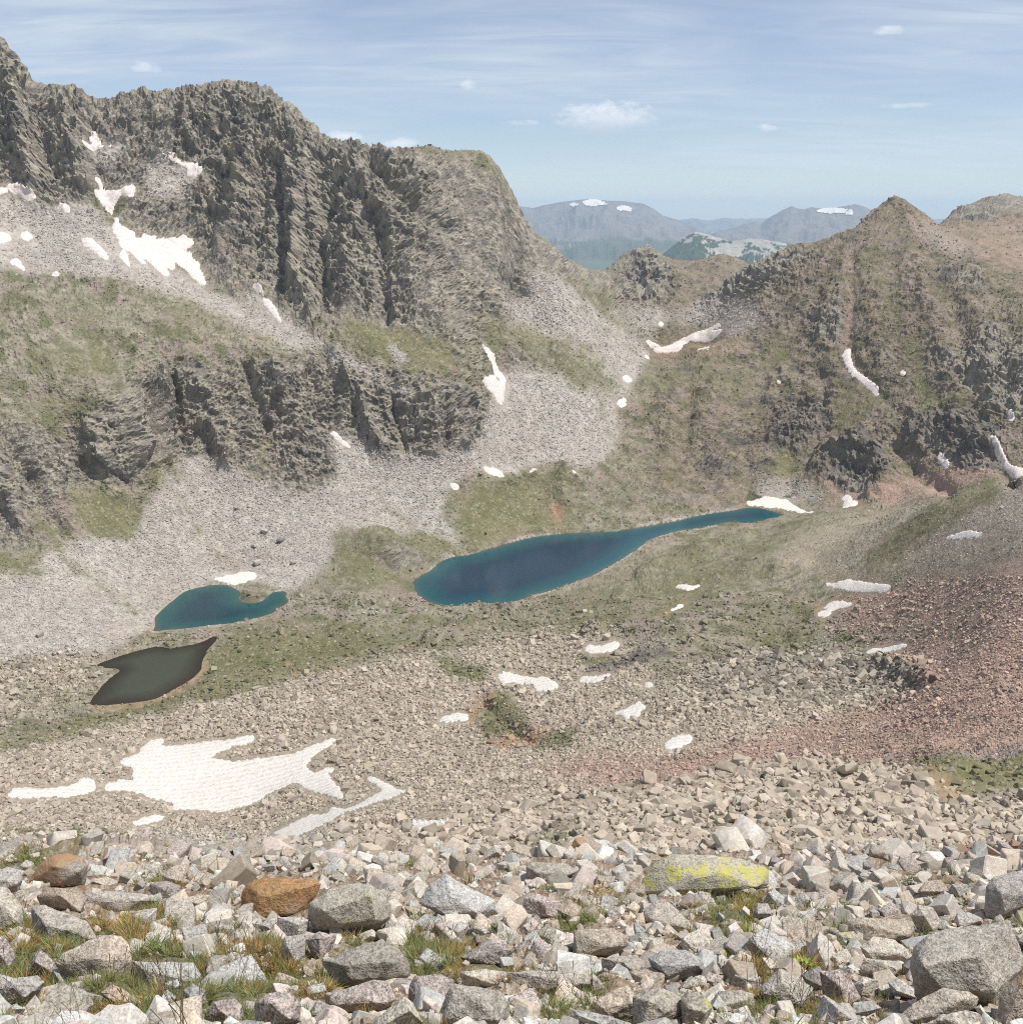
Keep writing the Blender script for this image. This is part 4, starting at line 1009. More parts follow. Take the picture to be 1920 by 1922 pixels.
add('shallow_pond', water('pond', None, 30.0), M_POND, kind='structure', label='dark shallow pond below the small teal lake')

# ------------------------------------------------------------------ snow patches
M_SNOW, nt, b = new_mat('old_snow', 0.7, 0.25)
tcn = nn(nt, 'ShaderNodeTexCoord')
at = nn(nt, 'ShaderNodeAttribute', attribute_name='Col')
nz = noise_n(nt, 0.45, 5, 0.65, tcn.outputs['Object'])
wv = nn(nt, 'ShaderNodeTexWave', wave_type='BANDS', bands_direction='Y'); wv.inputs['Scale'].default_value = 0.05; wv.inputs['Distortion'].default_value = 14.0; wv.inputs['Detail'].default_value = 3; wv.inputs['Detail Scale'].default_value = 0.07
lk(nt, tcn.outputs['Object'], wv.inputs['Vector'])
dirt = ramp(nt, math_n(nt, 'ADD', math_n(nt, 'MULTIPLY', nz, 0.90), math_n(nt, 'MULTIPLY', wv.outputs[1], 0.10)), [(0.30, (.50, .43, .375)), (0.44, (.63, .59, .55)), (0.64, (.715, .695, .67))])
lk(nt, mixc(nt, 1.0, dirt, at.outputs['Color'], 'MULTIPLY'), b.inputs['Base Color'])
bp = nn(nt, 'ShaderNodeBump'); bp.inputs['Strength'].default_value = 1.0; bp.inputs['Distance'].default_value = 0.9
lk(nt, math_n(nt, 'ADD', math_n(nt, 'MULTIPLY', wv.outputs[1], 0.22), nz), bp.inputs['Height']); lk(nt, bp.outputs[0], b.inputs['Normal'])
n_sn = 0
SIDf = SID.reshape(-1)
inner = blur(SN.astype(np.float32), 2).reshape(-1)
S_off = (np.clip(inner * 2 - 0.75, -0.35, 1.0)) * 0.0011 * DIST           # bulges in the middle, dips under the rim
S_P = PF + np.array([0, 0, 1.0]) * S_off[:, None] * 1.1 - np.array([0, 0.5, 0]) * S_off[:, None]
def biggest(mk):
    """keep the largest edge-connected piece of a set of faces"""
    m = mk.reshape(NAF - 1, NLF - 1)
    r_, c_ = np.where(m)
    r0, r1, c0, c1 = r_.min(), r_.max() + 1, c_.min(), c_.max() + 1
    g = m[r0:r1, c0:c1]
    lab_ = np.where(g, np.arange(1, g.size + 1).reshape(g.shape), 0)
    while True:
        p = np.pad(lab_, 1)
        n_ = np.maximum.reduce([p[1:-1, 1:-1], p[:-2, 1:-1], p[2:, 1:-1], p[1:-1, :-2], p[1:-1, 2:]]) * g
        if (n_ == lab_).all():
            break
        lab_ = n_
    ids, ct_ = np.unique(lab_[g], return_counts=True)
    o_ = np.zeros_like(m); o_[r0:r1, c0:c1] = lab_ == ids[np.argmax(ct_)]
    return o_.reshape(-1)
grp = "old snow patches left on the slopes"
qs = SID.reshape(-1)[QUADS]
for k, (lab, poly) in enumerate(SNOW):
    mk = (qs == k).sum(1) >= 2
    if mk.sum() < 2:
        print("no snow", k, lab); continue
    mk = biggest(mk)
    v, q, c, used = subset(mk, QUADS, S_P)
    py0 = np.mean([p[1] for p in poly])
    tint = np.ones((len(v), 3)) * (np.array([.98, .93, .92]) if py0 < 900 else np.array([1., .99, .96]))
    # a skirt gives the sheet its thickness
    e = {}
    for a, b2, c2, d2 in q:
        for x, y in ((a, b2), (b2, c2), (c2, d2), (d2, a)):
            key = (min(x, y), max(x, y)); e[key] = None if key in e else (x, y)
    bd = [x for x in e.values() if x]
    bvs = sorted({x for p_ in bd for x in p_})
    mp_ = {x: len(v) + i for i, x in enumerate(bvs)}
    thick = 0.0012 * np.linalg.norm(v[bvs], axis=1)[:, None]
    v2 = np.concatenate([v, v[bvs] - np.array([0, 0, 1.0]) * thick - 0]) 
    q2 = np.concatenate([q, np.array([(b_, a_, mp_[a_], mp_[b_]) for a_, b_ in bd])])
    tint2 = np.concatenate([tint, tint[bvs]])
    o = add('snow_patch', grid_mesh('snow_patch', v2, q2, tint2), M_SNOW, label=lab, category='snow patch', group=grp)
    n_sn += 1
print("snow", n_sn, round(time.time() - T0, 1))

# ------------------------------------------------------------------ distant ranges (own terrain pieces, far away)
def far_range(name, prof, Y, base_z, depth, colfun, seed, rough, nx=440, ny=130):
    """a massif whose crest follows prof [(px, py)] at distance Y; slopes fall both ways"""
    pr = np.array(prof, float)
    pxs = np.linspace(pr[0, 0], pr[-1, 0], nx)
    pys = np.interp(pxs, pr[:, 0], pr[:, 1])
    crest = at_Y(pxs, pys, Y)
    s = np.linspace(-1, 1, ny); s = np.sign(s) * np.abs(s) ** 1.8
    X = np.repeat(crest[:, 0][:, None], ny, 1); Z0 = crest[:, 2][:, None]
    Yg = Y + s[None, :] * depth + 0 * X
    X = X * (Yg / Y)
    prof_s = 1 - np.abs(s) ** 0.85
    Z = base_z + (Z0 - base_z) * prof_s[None, :]
    Pq = np.stack([X, Yg, Z], -1).reshape(-1, 3)
    amp = (1 - np.exp(-np.abs(s) * 9))[None, :] * np.ones((nx, 1))
    rd = ridged(Pq * np.array([1, .8, .6]) + seed * 1000, rough, 5, 0.55) - 0.4
    Pq[:, 2] += (rd * rough * 0.34 * (0.12 + amp.reshape(-1)))
    G = Pq.reshape(nx, ny, 3)
    Nn = normals(G).reshape(-1, 3)
    i2, j2 = np.meshgrid(np.arange(nx - 1), np.arange(ny - 1), indexing='ij')
    v0 = (i2 * ny + j2).ravel()
    q = np.stack([v0, v0 + ny, v0 + ny + 1, v0 + 1], -1)
    hx = (Pq[:, 2] - base_z) / (Z0.max() - base_z)
    nz1 = fbm(Pq + seed * 77, rough * .8, 5, .6)
    return Pq, q, colfun(hx, nz1, Nn, Pq)
def c_alp(hx, nz1, Nn, Pq):
    c = np.where((hx + .18 * nz1 > .52)[:, None], C(.175, .16, .145), C(.08, .09, .06))
    return np.where((hx + .25 * nz1 < .30)[:, None], C(.03, .045, .03), c)
def c_lime(hx, nz1, Nn, Pq):
    c = np.where((nz1 + .5 * hx - 0.6 * (Nn[:, 2] - .7) > .40)[:, None], C(.33, .31, .27), C(.05, .065, .04))
    return c
M_FAR = ground_mat('distant_ground_cover', [(0.004, .8, 1.2), (0.02, .85, 1.15)], 12.0)
ranges = [
 ('distant_mountain', [(880,410),(950,388),(975,385),(1000,388),(1030,382),(1070,376),(1100,373),(1135,374),(1170,375),(1205,381),(1225,392),(1245,405),(1270,413),(1300,424),(1340,445),(1400,480),(1460,520)], 24000, -1500, 7500, c_alp, 1, 1500),
 ('distant_mountain', [(1330,440),(1380,425),(1405,417),(1420,415),(1428,420),(1445,408),(1470,393),(1486,386),(1495,390),(1510,392),(1522,388),(1545,390),(1580,386),(1605,383),(1625,388),(1640,398),(1700,420),(1800,440),(1900,460)], 22000, -1500, 7000, c_alp, 2, 1300),
 ('wooded_mountain', [(1200,500),(1240,480),(1262,462),(1290,442),(1305,434),(1320,436),(1345,446),(1368,452),(1385,450),(1410,446),(1440,450),(1480,458),(1560,470),(1640,480)], 12500, -1200, 3600, c_lime, 3, 650),
 ('hazy_horizon_range', [(900,425),(1100,420),(1225,414),(1270,412),(1300,410),(1330,413),(1360,409),(1400,412),(1440,409),(1520,412),(1700,410),(2000,414)], 40000, -1500, 4500, c_alp, 4, 1800),
]
farP = []
for name, prof, Y, bz, dp, cf, sd_, rg in ranges:
    v, q, c = far_range(name, prof, Y, bz, dp, cf, sd_, rg)
    farP.append((v, q))
    add(name, grid_mesh(name, v, q, np.clip(c, .02, .8)), M_FAR, kind='structure')
# snow fields on the two far massifs
def far_snow(ri, px, py, rx, ry, label):
    v, q = farP[ri]
    x, y = to_px(v)
    nzv = fbm(v, 420.0, 4, .7)
    Nn = (v[:, 1] < ranges[ri][2] + 100)
    m = (((x - px) / rx) ** 2 + ((y - py) / ry) ** 2 + nzv * 1.6 < 1.0) & Nn
    mk = m[q].all(1)
    if mk.sum() < 1:
        print('far snow none', label); return
    vv, qq, _, _ = subset(mk, q, v + np.array([0, -9.0, 10.0]))
    add('snow_patch', grid_mesh('snow_patch', vv, qq, np.ones((len(vv), 3))), M_SNOW, label=label, category='snow patch', group='snow on the distant mountains')
far_snow(0, 1118, 381, 24, 7, "larger snow patch near the top of the distant blue mountain")
far_snow(0, 1172, 392, 16, 7, "right snow patch on the distant blue mountain's shoulder")
far_snow(0, 1078, 384, 10, 4, "small left snow patch on the distant blue mountain")
far_snow(1, 1565, 396, 30, 6, "thin snow streaks on the distant mountain beside the right peak")
far_snow(1, 1594, 400, 8, 8, "small snow dot on the distant mountain nearest the right peak")
print("far", round(time.time() - T0, 1))
# ------------------------------------------------------------------ rocks: shapes
def rock_from_points(name, pts, size, seed, detail=0.10, rough=1.0, bevel=0.035):
    """angular block: hull of points, worn edges, uneven faces"""
    bm = bmesh.new()
    for p in pts:
        bm.verts.new(p)
    r = bmesh.ops.convex_hull(bm, input=bm.verts[:])
    junk = [e for e in set(r.get('geom_interior', []) + r.get('geom_unused', [])) if isinstance(e, bmesh.types.BMVert) and e.is_valid]
    if junk:
        bmesh.ops.delete(bm, geom=junk, context='VERTS')
    bmesh.ops.dissolve_limit(bm, angle_limit=math.radians(15), verts=bm.verts[:], edges=bm.edges[:])
    bmesh.ops.bevel(bm, geom=bm.edges[:], offset=size * bevel, segments=1, profile=0.6, affect='EDGES', clamp_overlap=True)
    bmesh.ops.triangulate(bm, faces=bm.faces[:])
    for _ in range(5):
        es = [e for e in bm.edges if e.calc_length() > size * detail]
        if not es or len(bm.faces) > 5000:
            break
        bmesh.ops.subdivide_edges(bm, edges=es, cuts=1)
        bmesh.ops.triangulate(bm, faces=bm.faces[:])
    bm.normal_update()
    co = np.array([v.co[:] for v in bm.verts], np.float32); no = np.array([v.normal[:] for v in bm.verts], np.float32)
    q = co / size + seed * 3.17
    d = 0.045 * fbm(q, 0.62, 3, 0.5) + 0.026 * fbm(q, 0.17, 3, 0.7, off=3)
    d -= 0.10 * np.clip(0.11 - np.abs(pnoise(q * 1.7 + 5)), 0, 1)          # cracks
    co = co + no * (d * size * rough)[:, None]
    for v, c in zip(bm.verts, co):
        v.co = c
    me = bpy.data.meshes.new(name); bm.to_mesh(me); bm.free()
    me.polygons.foreach_set('use_smooth', np.ones(len(me.polygons), bool))
    me.set_sharp_from_angle(angle=math.radians(24))
    return me
def block_points(rs, n=15, flat=0.7):
    p = np.array([(a, b_, c) for a in (-1, 1) for b_ in (-1, 1) for c in (-1, 1)], float)
    p *= rs.uniform(0.42, 1.0, size=(8, 3))
    e = rs.normal(size=(max(n - 7, 3), 3)); e /= np.linalg.norm(e, axis=1, keepdims=True)
    p = np.concatenate([p, e * rs.uniform(.8, 1.05, size=(len(e), 1))])
    return p * np.array([0.5, 0.5 * rs.uniform(.6, .95), 0.5 * flat * rs.uniform(.7, 1.15)])

# ------------------------------------------------------------------ rock materials
def granite(name, base, base2, speck=0.35, lichen=None, lich_lo=0.58, stain=None, stain_lo=0.55, tonevar=0.2):
    m, nt, b = new_mat(name, 0.9, 0.2)
    tcn = nn(nt, 'ShaderNodeTexCoord'); oi = nn(nt, 'ShaderNodeObjectInfo')
    off = nn(nt, 'ShaderNodeVectorMath', operation='ADD')
    cmb = nn(nt, 'ShaderNodeCombineXYZ')
    lk(nt, math_n(nt, 'MULTIPLY', oi.outputs['Random'], 37.0), cmb.inputs[0]); lk(nt, math_n(nt, 'MULTIPLY', oi.outputs['Random'], 11.0), cmb.inputs[2])
    geo = nn(nt, 'ShaderNodeNewGeometry')
    lk(nt, geo.outputs['Position'], off.inputs[0]); lk(nt, cmb.outputs[0], off.inputs[1])
    v = off.outputs[0]
    big = noise_n(nt, 2.3, 5, 0.65, v)
    med = noise_n(nt, 11.0, 4, 0.7, v)
    spk = noise_n(nt, 75.0, 2, 0.8, v)
    spk2 = noise_n(nt, 28.0, 2, 0.8, v)
    col = mixc(nt, ramp(nt, big, [(0.35, 0.0), (0.65, 1.0)]), base, base2)
    col = mixc(nt, 1.0, col, ramp(nt, med, [(0.3, 0.78), (0.7, 1.18)]), 'MULTIPLY')
    col = mixc(nt, 1.0, col, ramp(nt, spk, [(0.33, 1 - speck * 1.5), (0.5, 1.0), (0.68, 1 + speck * .7)]), 'MULTIPLY')
    col = mixc(nt, 1.0, col, ramp(nt, spk2, [(0.35, 1 - speck), (0.55, 1.04)]), 'MULTIPLY')
    # grey-black crust lichen in blotches
    cr = noise_n(nt, 6.0, 5, 0.75, v)
    col = mixc(nt, ramp(nt, cr, [(0.58, 0.0), (0.70, 0.45)]), col, (.21, .20, .18))
    if stain is not None:
        st = noise_n(nt, 1.4, 4, 0.6, v)
        col = mixc(nt, ramp(nt, st, [(stain_lo - .1, 0.0), (stain_lo + .08, 0.85)]), col, stain)
    if lichen is not None:
        ln = noise_n(nt, 3.6, 6, 0.72, v)
        col = mixc(nt, ramp(nt, ln, [(lich_lo, 0.0), (lich_lo + .06, 0.85)]), col, lichen)
    tv = ramp(nt, oi.outputs['Random'], [(0.0, 1 - tonevar), (1.0, 1 + tonevar * .6)])
    col = mixc(nt, 1.0, col, tv, 'MULTIPLY')
    lk(nt, col, b.inputs['Base Color'])
    bp = nn(nt, 'ShaderNodeBump'); bp.inputs['Strength'].default_value = 0.8; bp.inputs['Distance'].default_value = 0.03
    lk(nt, math_n(nt, 'ADD', med, math_n(nt, 'MULTIPLY', spk2, 0.5)), bp.inputs['Height']); lk(nt, bp.outputs[0], b.inputs['Normal'])
    return m
YEL = (.42, .40, .10)
RM = {
 'pale': granite('granite_pale', (0.484, 0.440, 0.383), (0.414, 0.378, 0.330)),
 'grey': granite('granite_grey', (0.396, 0.370, 0.339), (0.449, 0.422, 0.392)),
 'warm': granite('granite_warm', (0.484, 0.409, 0.330), (0.431, 0.383, 0.326)),
 'pink': granite('granite_pink', (0.431, 0.365, 0.330), (0.387, 0.343, 0.317), 0.45),
 'cool': granite('granite_cool', (0.440, 0.436, 0.409), (0.378, 0.370, 0.348)),
 'brown': granite('granite_brown', (0.361, 0.295, 0.229), (0.405, 0.352, 0.290)),
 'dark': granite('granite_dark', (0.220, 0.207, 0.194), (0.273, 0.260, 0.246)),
 'lichen': granite('granite_with_yellow_lichen', (0.422, 0.392, 0.317), (0.378, 0.348, 0.282), lichen=YEL, lich_lo=.50),
 'speck': granite('granite_with_lichen_spots', (0.458, 0.418, 0.352), (0.405, 0.370, 0.317), lichen=YEL, lich_lo=.60),
 'rust': granite('granite_rust', (0.317, 0.176, 0.084), (0.352, 0.229, 0.114), 0.3, lichen=(0.440, 0.317, 0.070), lich_lo=.60, stain=(0.264, 0.264, 0.246), stain_lo=.62),
 'stain': granite('granite_with_orange_stain', (0.405, 0.370, 0.326), (0.370, 0.334, 0.290), stain=(0.405, 0.238, 0.123), stain_lo=.52),
 'flake': granite('granite_with_orange_flake', (0.387, 0.352, 0.304), (0.352, 0.321, 0.277), lichen=(0.440, 0.176, 0.053), lich_lo=.60),
}

# ------------------------------------------------------------------ where the ground is under a photo pixel
vis_pts = None
def ground_at(px, py):
    """world point where the ray of a pixel meets the ground (near part)"""
    v = (py - CY) / F_PX; u = (px - CX) / F_PX
    a = u / (CP - v * SP)
    fi_ = np.interp(a, g_a, np.arange(NAF)); i = int(np.clip(round(fi_), 0, NAF - 1))
    tt = PG[i, :, 2] / PG[i, :, 1]
    t = tan_py(py)
    hit = np.argmax(tt >= t) if (tt >= t).any() else len(tt) - 1
    return PG[i, hit].copy()
def ground_z(x, y):
    a = x / y
    i = int(np.clip(round(np.interp(a, g_a, np.arange(NAF))), 0, NAF - 1))
    return float(np.interp(y, PG[i, :, 1], PG[i, :, 2]))

# ------------------------------------------------------------------ the boulders one can tell apart, outlines read from the photograph
K4 = {'a': (0, 1560), 'b': (480, 1560), 'c': (960, 1560), 'd': (1440, 1560)}
HERO = [
 ('a', [(-60,300),(60,280),(150,300),(165,370),(100,470),(0,440),(-60,450)], 'grey', "grey boulder with a dark notch at the left picture edge", None),
 ('a', [(300,260),(400,190),(500,175),(600,200),(650,260),(590,320),(600,400),(450,420),(260,420),(230,380)], 'stain', "pale boulder with an orange-stained face near the left slope edge", "orange-faced boulder"),
 ('a', [(-80,420),(60,440),(160,560),(180,640),(130,740),(0,760),(-80,740)], 'speck', "big lichen-flecked boulder cut by the left picture edge", "left-edge lichen boulder"),
 ('a', [(640,400),(700,360),(800,350),(880,380),(890,430),(800,440),(680,420)], 'pale', "long flat pale stone right of the orange-faced boulder", None),
 ('a', [(640,480),(750,450),(950,460),(1100,480),(1180,520),(1100,560),(900,600),(700,610),(560,560)], 'pale', "low cream slab below the long flat pale stone", "low cream slab"),
 ('a', [(280,490),(400,430),(560,440),(640,500),(600,600),(400,570),(300,540)], 'brown', "tan-brown boulder below the orange-faced boulder", None),
 ('a', [(250,580),(330,560),(500,620),(640,680),(710,820),(560,850),(380,850),(250,750)], 'pale', "broad pale slab sloping right, above the large beige boulder", "broad sloping slab"),
 ('a', [(1280,540),(1320,500),(1500,490),(1570,480),(1570,540),(1450,580),(1300,570)], 'warm', "flat brown-fronted block left of the rust-orange boulder", "flat brown-fronted block"),
 ('a', [(1210,330),(1300,270),(1400,250),(1400,380),(1330,410),(1240,390)], 'warm', "pointed beige block on the slope edge, upper left", "pointed beige block"),
 ('a', [(490,920),(640,860),(740,790),(900,800),(960,860),(990,1000),(960,1080),(780,1140),(560,1120),(430,1000)], 'warm', "large beige boulder with a domed top in the lower left", "large beige boulder"),
 ('a', [(1010,980),(1080,970),(1440,1000),(1500,1100),(1480,1180),(1230,1170),(1020,1180),(1000,1080)], 'cool', "wide whitish-green boulder right of the large beige boulder", "whitish-green boulder"),
 ('a', [(200,1080),(260,930),(300,890),(380,960),(430,1040),(330,1100)], 'pink', "pinkish upright triangular stone in the lower left grass", "pink triangular stone"),
 ('a', [(-80,800),(30,800),(110,900),(90,1000),(0,1080),(-80,1080)], 'pink', "speckled boulder at the left picture edge beside the grass", None),
 ('a', [(-60,1190),(120,1110),(270,1090),(330,1140),(250,1230),(100,1300),(-60,1320)], 'grey', "grey sloping boulder near the bottom left corner", "bottom-left sloping boulder"),
 ('a', [(400,1040),(520,1040),(570,1110),(480,1170),(390,1120)], 'cool', "small bluish-white stone between pink triangle and beige boulder", None),
 ('a', [(560,1230),(640,1210),(760,1240),(740,1300),(560,1300)], 'cool', "small flat whitish block in grass under the beige boulder", None),
 ('a', [(760,1220),(850,1160),(900,1180),(1080,1290),(1090,1340),(900,1350),(820,1290)], 'stain', "wedge stone with orange tint below the whitish-green boulder", None),
 ('a', [(1230,1150),(1330,1120),(1380,1160),(1350,1250),(1280,1250)], 'cool', "small white stone leaning on the whitish-green boulder's foot", None),
 ('a', [(1380,1200),(1450,1150),(1540,1200),(1530,1280),(1420,1330),(1370,1290)], 'cool', "rounded white stone just right of its smaller neighbour in grass", None),
 ('a', [(1540,1400),(1600,1280),(1750,1260),(1810,1310),(1820,1448),(1560,1470)], 'pink', "pale pinkish rounded boulder at the bottom, left of centre", "pinkish bottom boulder"),
 ('a', [(920,1448),(980,1370),(1050,1390),(1170,1448),(1050,1500)], 'pink', "low grey stone cut by the bottom picture edge, left", None),
 ('a', [(0,1340),(120,1300),(190,1340),(120,1410),(0,1400)], 'cool', "small white stone in the bottom left corner", None),
 ('a', [(1680,960),(1740,910),(1830,930),(1800,990),(1740,1020)], 'grey', "small grey cube on bare red soil, left of centre", "small grey cube"),
 ('b', [(-90,470),(-40,400),(60,360),(200,350),(420,365),(480,400),(450,480),(380,590),(300,630),(150,640),(0,650),(-100,600)], 'rust', "rust-orange boulder propped on smaller blocks with a dark gap below", "rust-orange boulder"),
 ('b', [(420,540),(560,440),(700,400),(860,400),(940,470),(1000,560),(1000,650),(860,720),(600,760),(480,740),(410,650)], 'speck', "broad beige lichen boulder just right of the rust-orange boulder", "broad lichen boulder"),
 ('b', [(170,650),(350,650),(400,670),(390,760),(330,800),(170,770)], 'grey', "grey block directly under the rust-orange boulder", None),
 ('b', [(20,700),(130,650),(160,680),(110,750),(20,720)], 'grey', "small flat block under the left half of the rust-orange boulder", None),
 ('b', [(380,820),(480,760),(600,790),(560,900),(500,960),(430,930)], 'pink', "smooth pinkish round stone below the broad lichen boulder", "pink round stone"),
 ('b', [(220,800),(370,780),(360,920),(320,1000),(200,1010),(190,900)], 'grey', "upright grey stone left of the pink round stone", None),
 ('b', [(520,970),(640,940),(820,840),(940,830),(1060,900),(1130,1000),(1140,1090),(1000,1100),(860,1150),(700,1180),(600,1160),(560,1050)], 'flake', "large peaked boulder with a bright orange flake, left of centre", "orange-flake boulder"),
 ('b', [(1230,540),(1310,400),(1430,330),(1500,370),(1590,500),(1780,520),(1780,580),(1700,640),(1560,670),(1440,600),(1300,560)], 'cool', "blue-grey peaked boulder with a low tail on the right", "blue-grey peaked boulder"),
 ('b', [(1160,1160),(1200,1090),(1380,1080),(1470,1120),(1490,1230),(1440,1300),(1250,1340),(1160,1240)], 'pink', "rounded mauve boulder at the bottom, left of centre", "mauve boulder"),
 ('b', [(1540,950),(1620,890),(1750,850),(1860,850),(1920,900),(1900,970),(1750,990),(1600,1000)], 'pink', "long mauve-grey stone lying above a strip of grass", "long mauve stone"),
 ('b', [(530,1220),(700,1180),(880,1120),(980,1140),(1040,1260),(880,1380),(620,1370),(530,1290)], 'pink', "brownish-pink slab below the orange-flake boulder", "brownish-pink slab"),
 ('b', [(880,1448),(1000,1330),(1110,1250),(1180,1290),(1250,1448),(1050,1500)], 'speck', "pointed stone with yellow lichen at the bottom picture edge", None),
 ('b', [(1480,1160),(1700,1180),(1820,1200),(1900,1290),(1880,1400),(1700,1470),(1500,1470),(1370,1400),(1450,1280)], 'pale', "big white-grey slab at the bottom right of the mauve boulder", "big white slab"),
 ('b', [(400,1360),(470,1270),(560,1320),(560,1400),(420,1430)], 'grey', "small grey faceted stone at the bottom below the brownish-pink slab", None),
 ('b', [(0,1300),(100,1220),(250,1220),(330,1300),(320,1400),(150,1470),(0,1470)], 'pink', "dome-shaped pinkish boulder at the bottom edge with white spot", None),
 ('b', [(1540,1060),(1700,1040),(1880,1060),(1860,1160),(1700,1180),(1560,1140)], 'speck', "greenish lichen-grown block under the long mauve stone", None),
 ('b', [(770,780),(870,740),(940,800),(860,840),(780,820)], 'pale', "small pale stone at the top right of the orange-flake boulder", None),
 ('c', [(120,270),(160,240),(400,250),(480,300),(460,330),(280,380),(160,410),(120,360)], 'pale', "pale flat-topped block with a dark left end, above centre", "pale flat-topped block"),
 ('c', [(980,400),(1080,260),(1200,190),(1400,175),(1560,200),(1700,210),(1900,290),(1900,400),(1700,400),(1440,380),(1300,440),(1220,480),(1120,500),(920,470)], 'lichen', "huge slanting boulder covered with yellow-green lichen", "yellow-lichen boulder"),
 ('c', [(1270,410),(1340,350),(1500,340),(1530,400),(1520,490),(1360,500),(1270,460)], 'grey', "grey block leaning on the front of the yellow-lichen boulder", None),
 ('c', [(100,510),(200,480),(360,530),(420,660),(250,640),(90,640)], 'pink', "pinkish wedge with a dark left face, right of the blue-grey peaked boulder", "pinkish wedge"),
 ('c', [(350,590),(440,530),(520,570),(530,670),(430,660)], 'brown', "small brownish stone at the right of the pinkish wedge", None),
 ('c', [(480,750),(600,730),(760,730),(860,800),(860,860),(700,940),(600,900),(480,920)], 'warm', "sharp beige boulder with a dark triangular left face, centre", "sharp beige boulder"),
 ('c', [(990,600),(1100,520),(1180,540),(1320,660),(1400,760),(1200,770),(1050,760),(980,690)], 'pale', "smooth pale rounded boulder below the yellow-lichen boulder", "smooth pale boulder"),
 ('c', [(680,960),(800,930),(940,930),(1000,1000),(1000,1080),(820,1100),(700,1080)], 'pale', "pale blocky boulder below the sharp beige boulder", None),
 ('c', [(1040,960),(1160,900),(1300,900),(1420,970),(1440,1060),(1300,1130),(1120,1090)], 'cool', "blue-grey block with dark front, right of the pale blocky boulder", "blue-grey block"),
 ('c', [(550,1130),(610,1070),(660,1120),(700,1180),(620,1210)], 'pink', "small pink triangular stone on the big low slab, bottom centre", None),
 ('c', [(620,1280),(760,1200),(860,1170),(920,1230),(930,1400),(780,1470),(640,1380)], 'warm', "beige rounded boulder behind grass at the bottom centre", "beige bottom boulder"),
 ('c', [(920,1250),(1010,1200),(1130,1190),(1280,1240),(1300,1330),(1240,1430),(1100,1470),(930,1470)], 'speck', "lichen-spotted boulder with a curved dark crack, bottom right of centre", "cracked lichen boulder"),
 ('c', [(1280,1260),(1330,1200),(1450,1250),(1500,1320),(1420,1470),(1290,1470)], 'speck', "pale boulder right of the cracked lichen boulder", None),
 ('c', [(450,1400),(480,1350),(600,1360),(760,1400),(780,1470),(460,1490)], 'cool', "white block with yellow lichen tip at the bottom centre edge", None),
 ('c', [(1510,1290),(1560,1210),(1700,1200),(1800,1230),(1830,1330),(1700,1350),(1560,1330)], 'pale', "flat-topped pale boulder in grass, bottom right of centre", "flat-topped pale boulder"),
 ('c', [(-20,1060),(150,1030),(400,1040),(560,1060),(600,1140),(480,1200),(300,1230),(100,1200),(-20,1160)], 'pale', "big low pale slab across the bottom centre", "big low centre slab"),
 ('c', [(1430,1110),(1480,1060),(1590,1090),(1570,1140),(1450,1150)], 'pink', "small stone in grass right of the blue-grey block", None),
 ('c', [(1560,700),(1640,660),(1740,690),(1720,740),(1600,750)], 'brown', "small brown stone on bare reddish soil, right of centre", None),
 ('c', [(1820,600),(1850,545),(1920,550),(1950,600),(1920,680),(1860,650)], 'grey', "grey block with black left face beside the reddish soil", "block by the red soil"),
 ('c', [(450,130),(480,60),(560,40),(680,110),(600,160),(500,170)], 'stain', "orange-topped block with a dark left face on the slope edge", "orange-topped block"),
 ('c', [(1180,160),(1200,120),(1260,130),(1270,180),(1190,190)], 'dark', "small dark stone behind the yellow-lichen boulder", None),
 ('d', [(620,680),(700,650),(1000,660),(1080,690),(1090,760),(1040,820),(900,800),(700,850),(620,790)], 'warm', "long beige boulder with an overhanging shaded front, right", "long beige boulder"),
 ('d', [(700,870),(800,800),(950,820),(1060,890),(1090,980),(950,970),(760,960)], 'pale', "angular pale boulder below the long beige boulder", "angular pale boulder"),
 ('d', [(1090,1000),(1130,880),(1240,790),(1500,710),(1800,690),(1880,850),(1920,1000),(1860,1150),(1740,1360),(1500,1250),(1300,1180),(1190,1220)], 'pale', "enormous speckled granite boulder in the lower right corner", "enormous granite boulder"),
 ('d', [(930,1440),(1100,1290),(1300,1180),(1500,1210),(1570,1260),(1560,1330),(1300,1400),(1200,1470)], 'warm', "long rounded boulder lying in front of the enormous granite boulder", None),
 ('d', [(1200,1448),(1320,1380),(1480,1350),(1590,1380),(1610,1500),(1200,1500)], 'pale', "smooth low boulder at the bottom edge before the enormous boulder", None),
 ('d', [(1770,1448),(1760,1250),(1840,1120),(1960,990),(2010,1100),(2010,1470)], 'stain', "orange-tinted boulder in the bottom right corner", None),
 ('d', [(1650,420),(1690,360),(1760,330),(1920,300),(1980,400),(1960,540),(1780,600),(1760,660),(1650,640)], 'grey', "tall block with a dark striped left face at the right edge", "tall striped block"),
 ('d', [(1140,440),(1200,380),(1300,370),(1360,450),(1250,490)], 'warm', "beige wedge left of the tall striped block", None),
 ('d', [(1370,450),(1390,400),(1500,400),(1510,450),(1440,500)], 'grey', "small dark-sided stone just left of the tall striped block", None),
 ('d', [(1400,690),(1430,620),(1500,610),(1600,650),(1640,720),(1540,750),(1420,720)], 'grey', "two-faced grey stone resting above the enormous boulder", None),
 ('d', [(1080,640),(1140,560),(1240,580),(1300,680),(1270,760),(1160,740)], 'pale', "upright pale block at the right end of the long beige boulder", None),
 ('d', [(120,900),(150,840),(260,820),(360,890),(300,940),(150,920)], 'cool', "low white stone above the bright green plant", None),
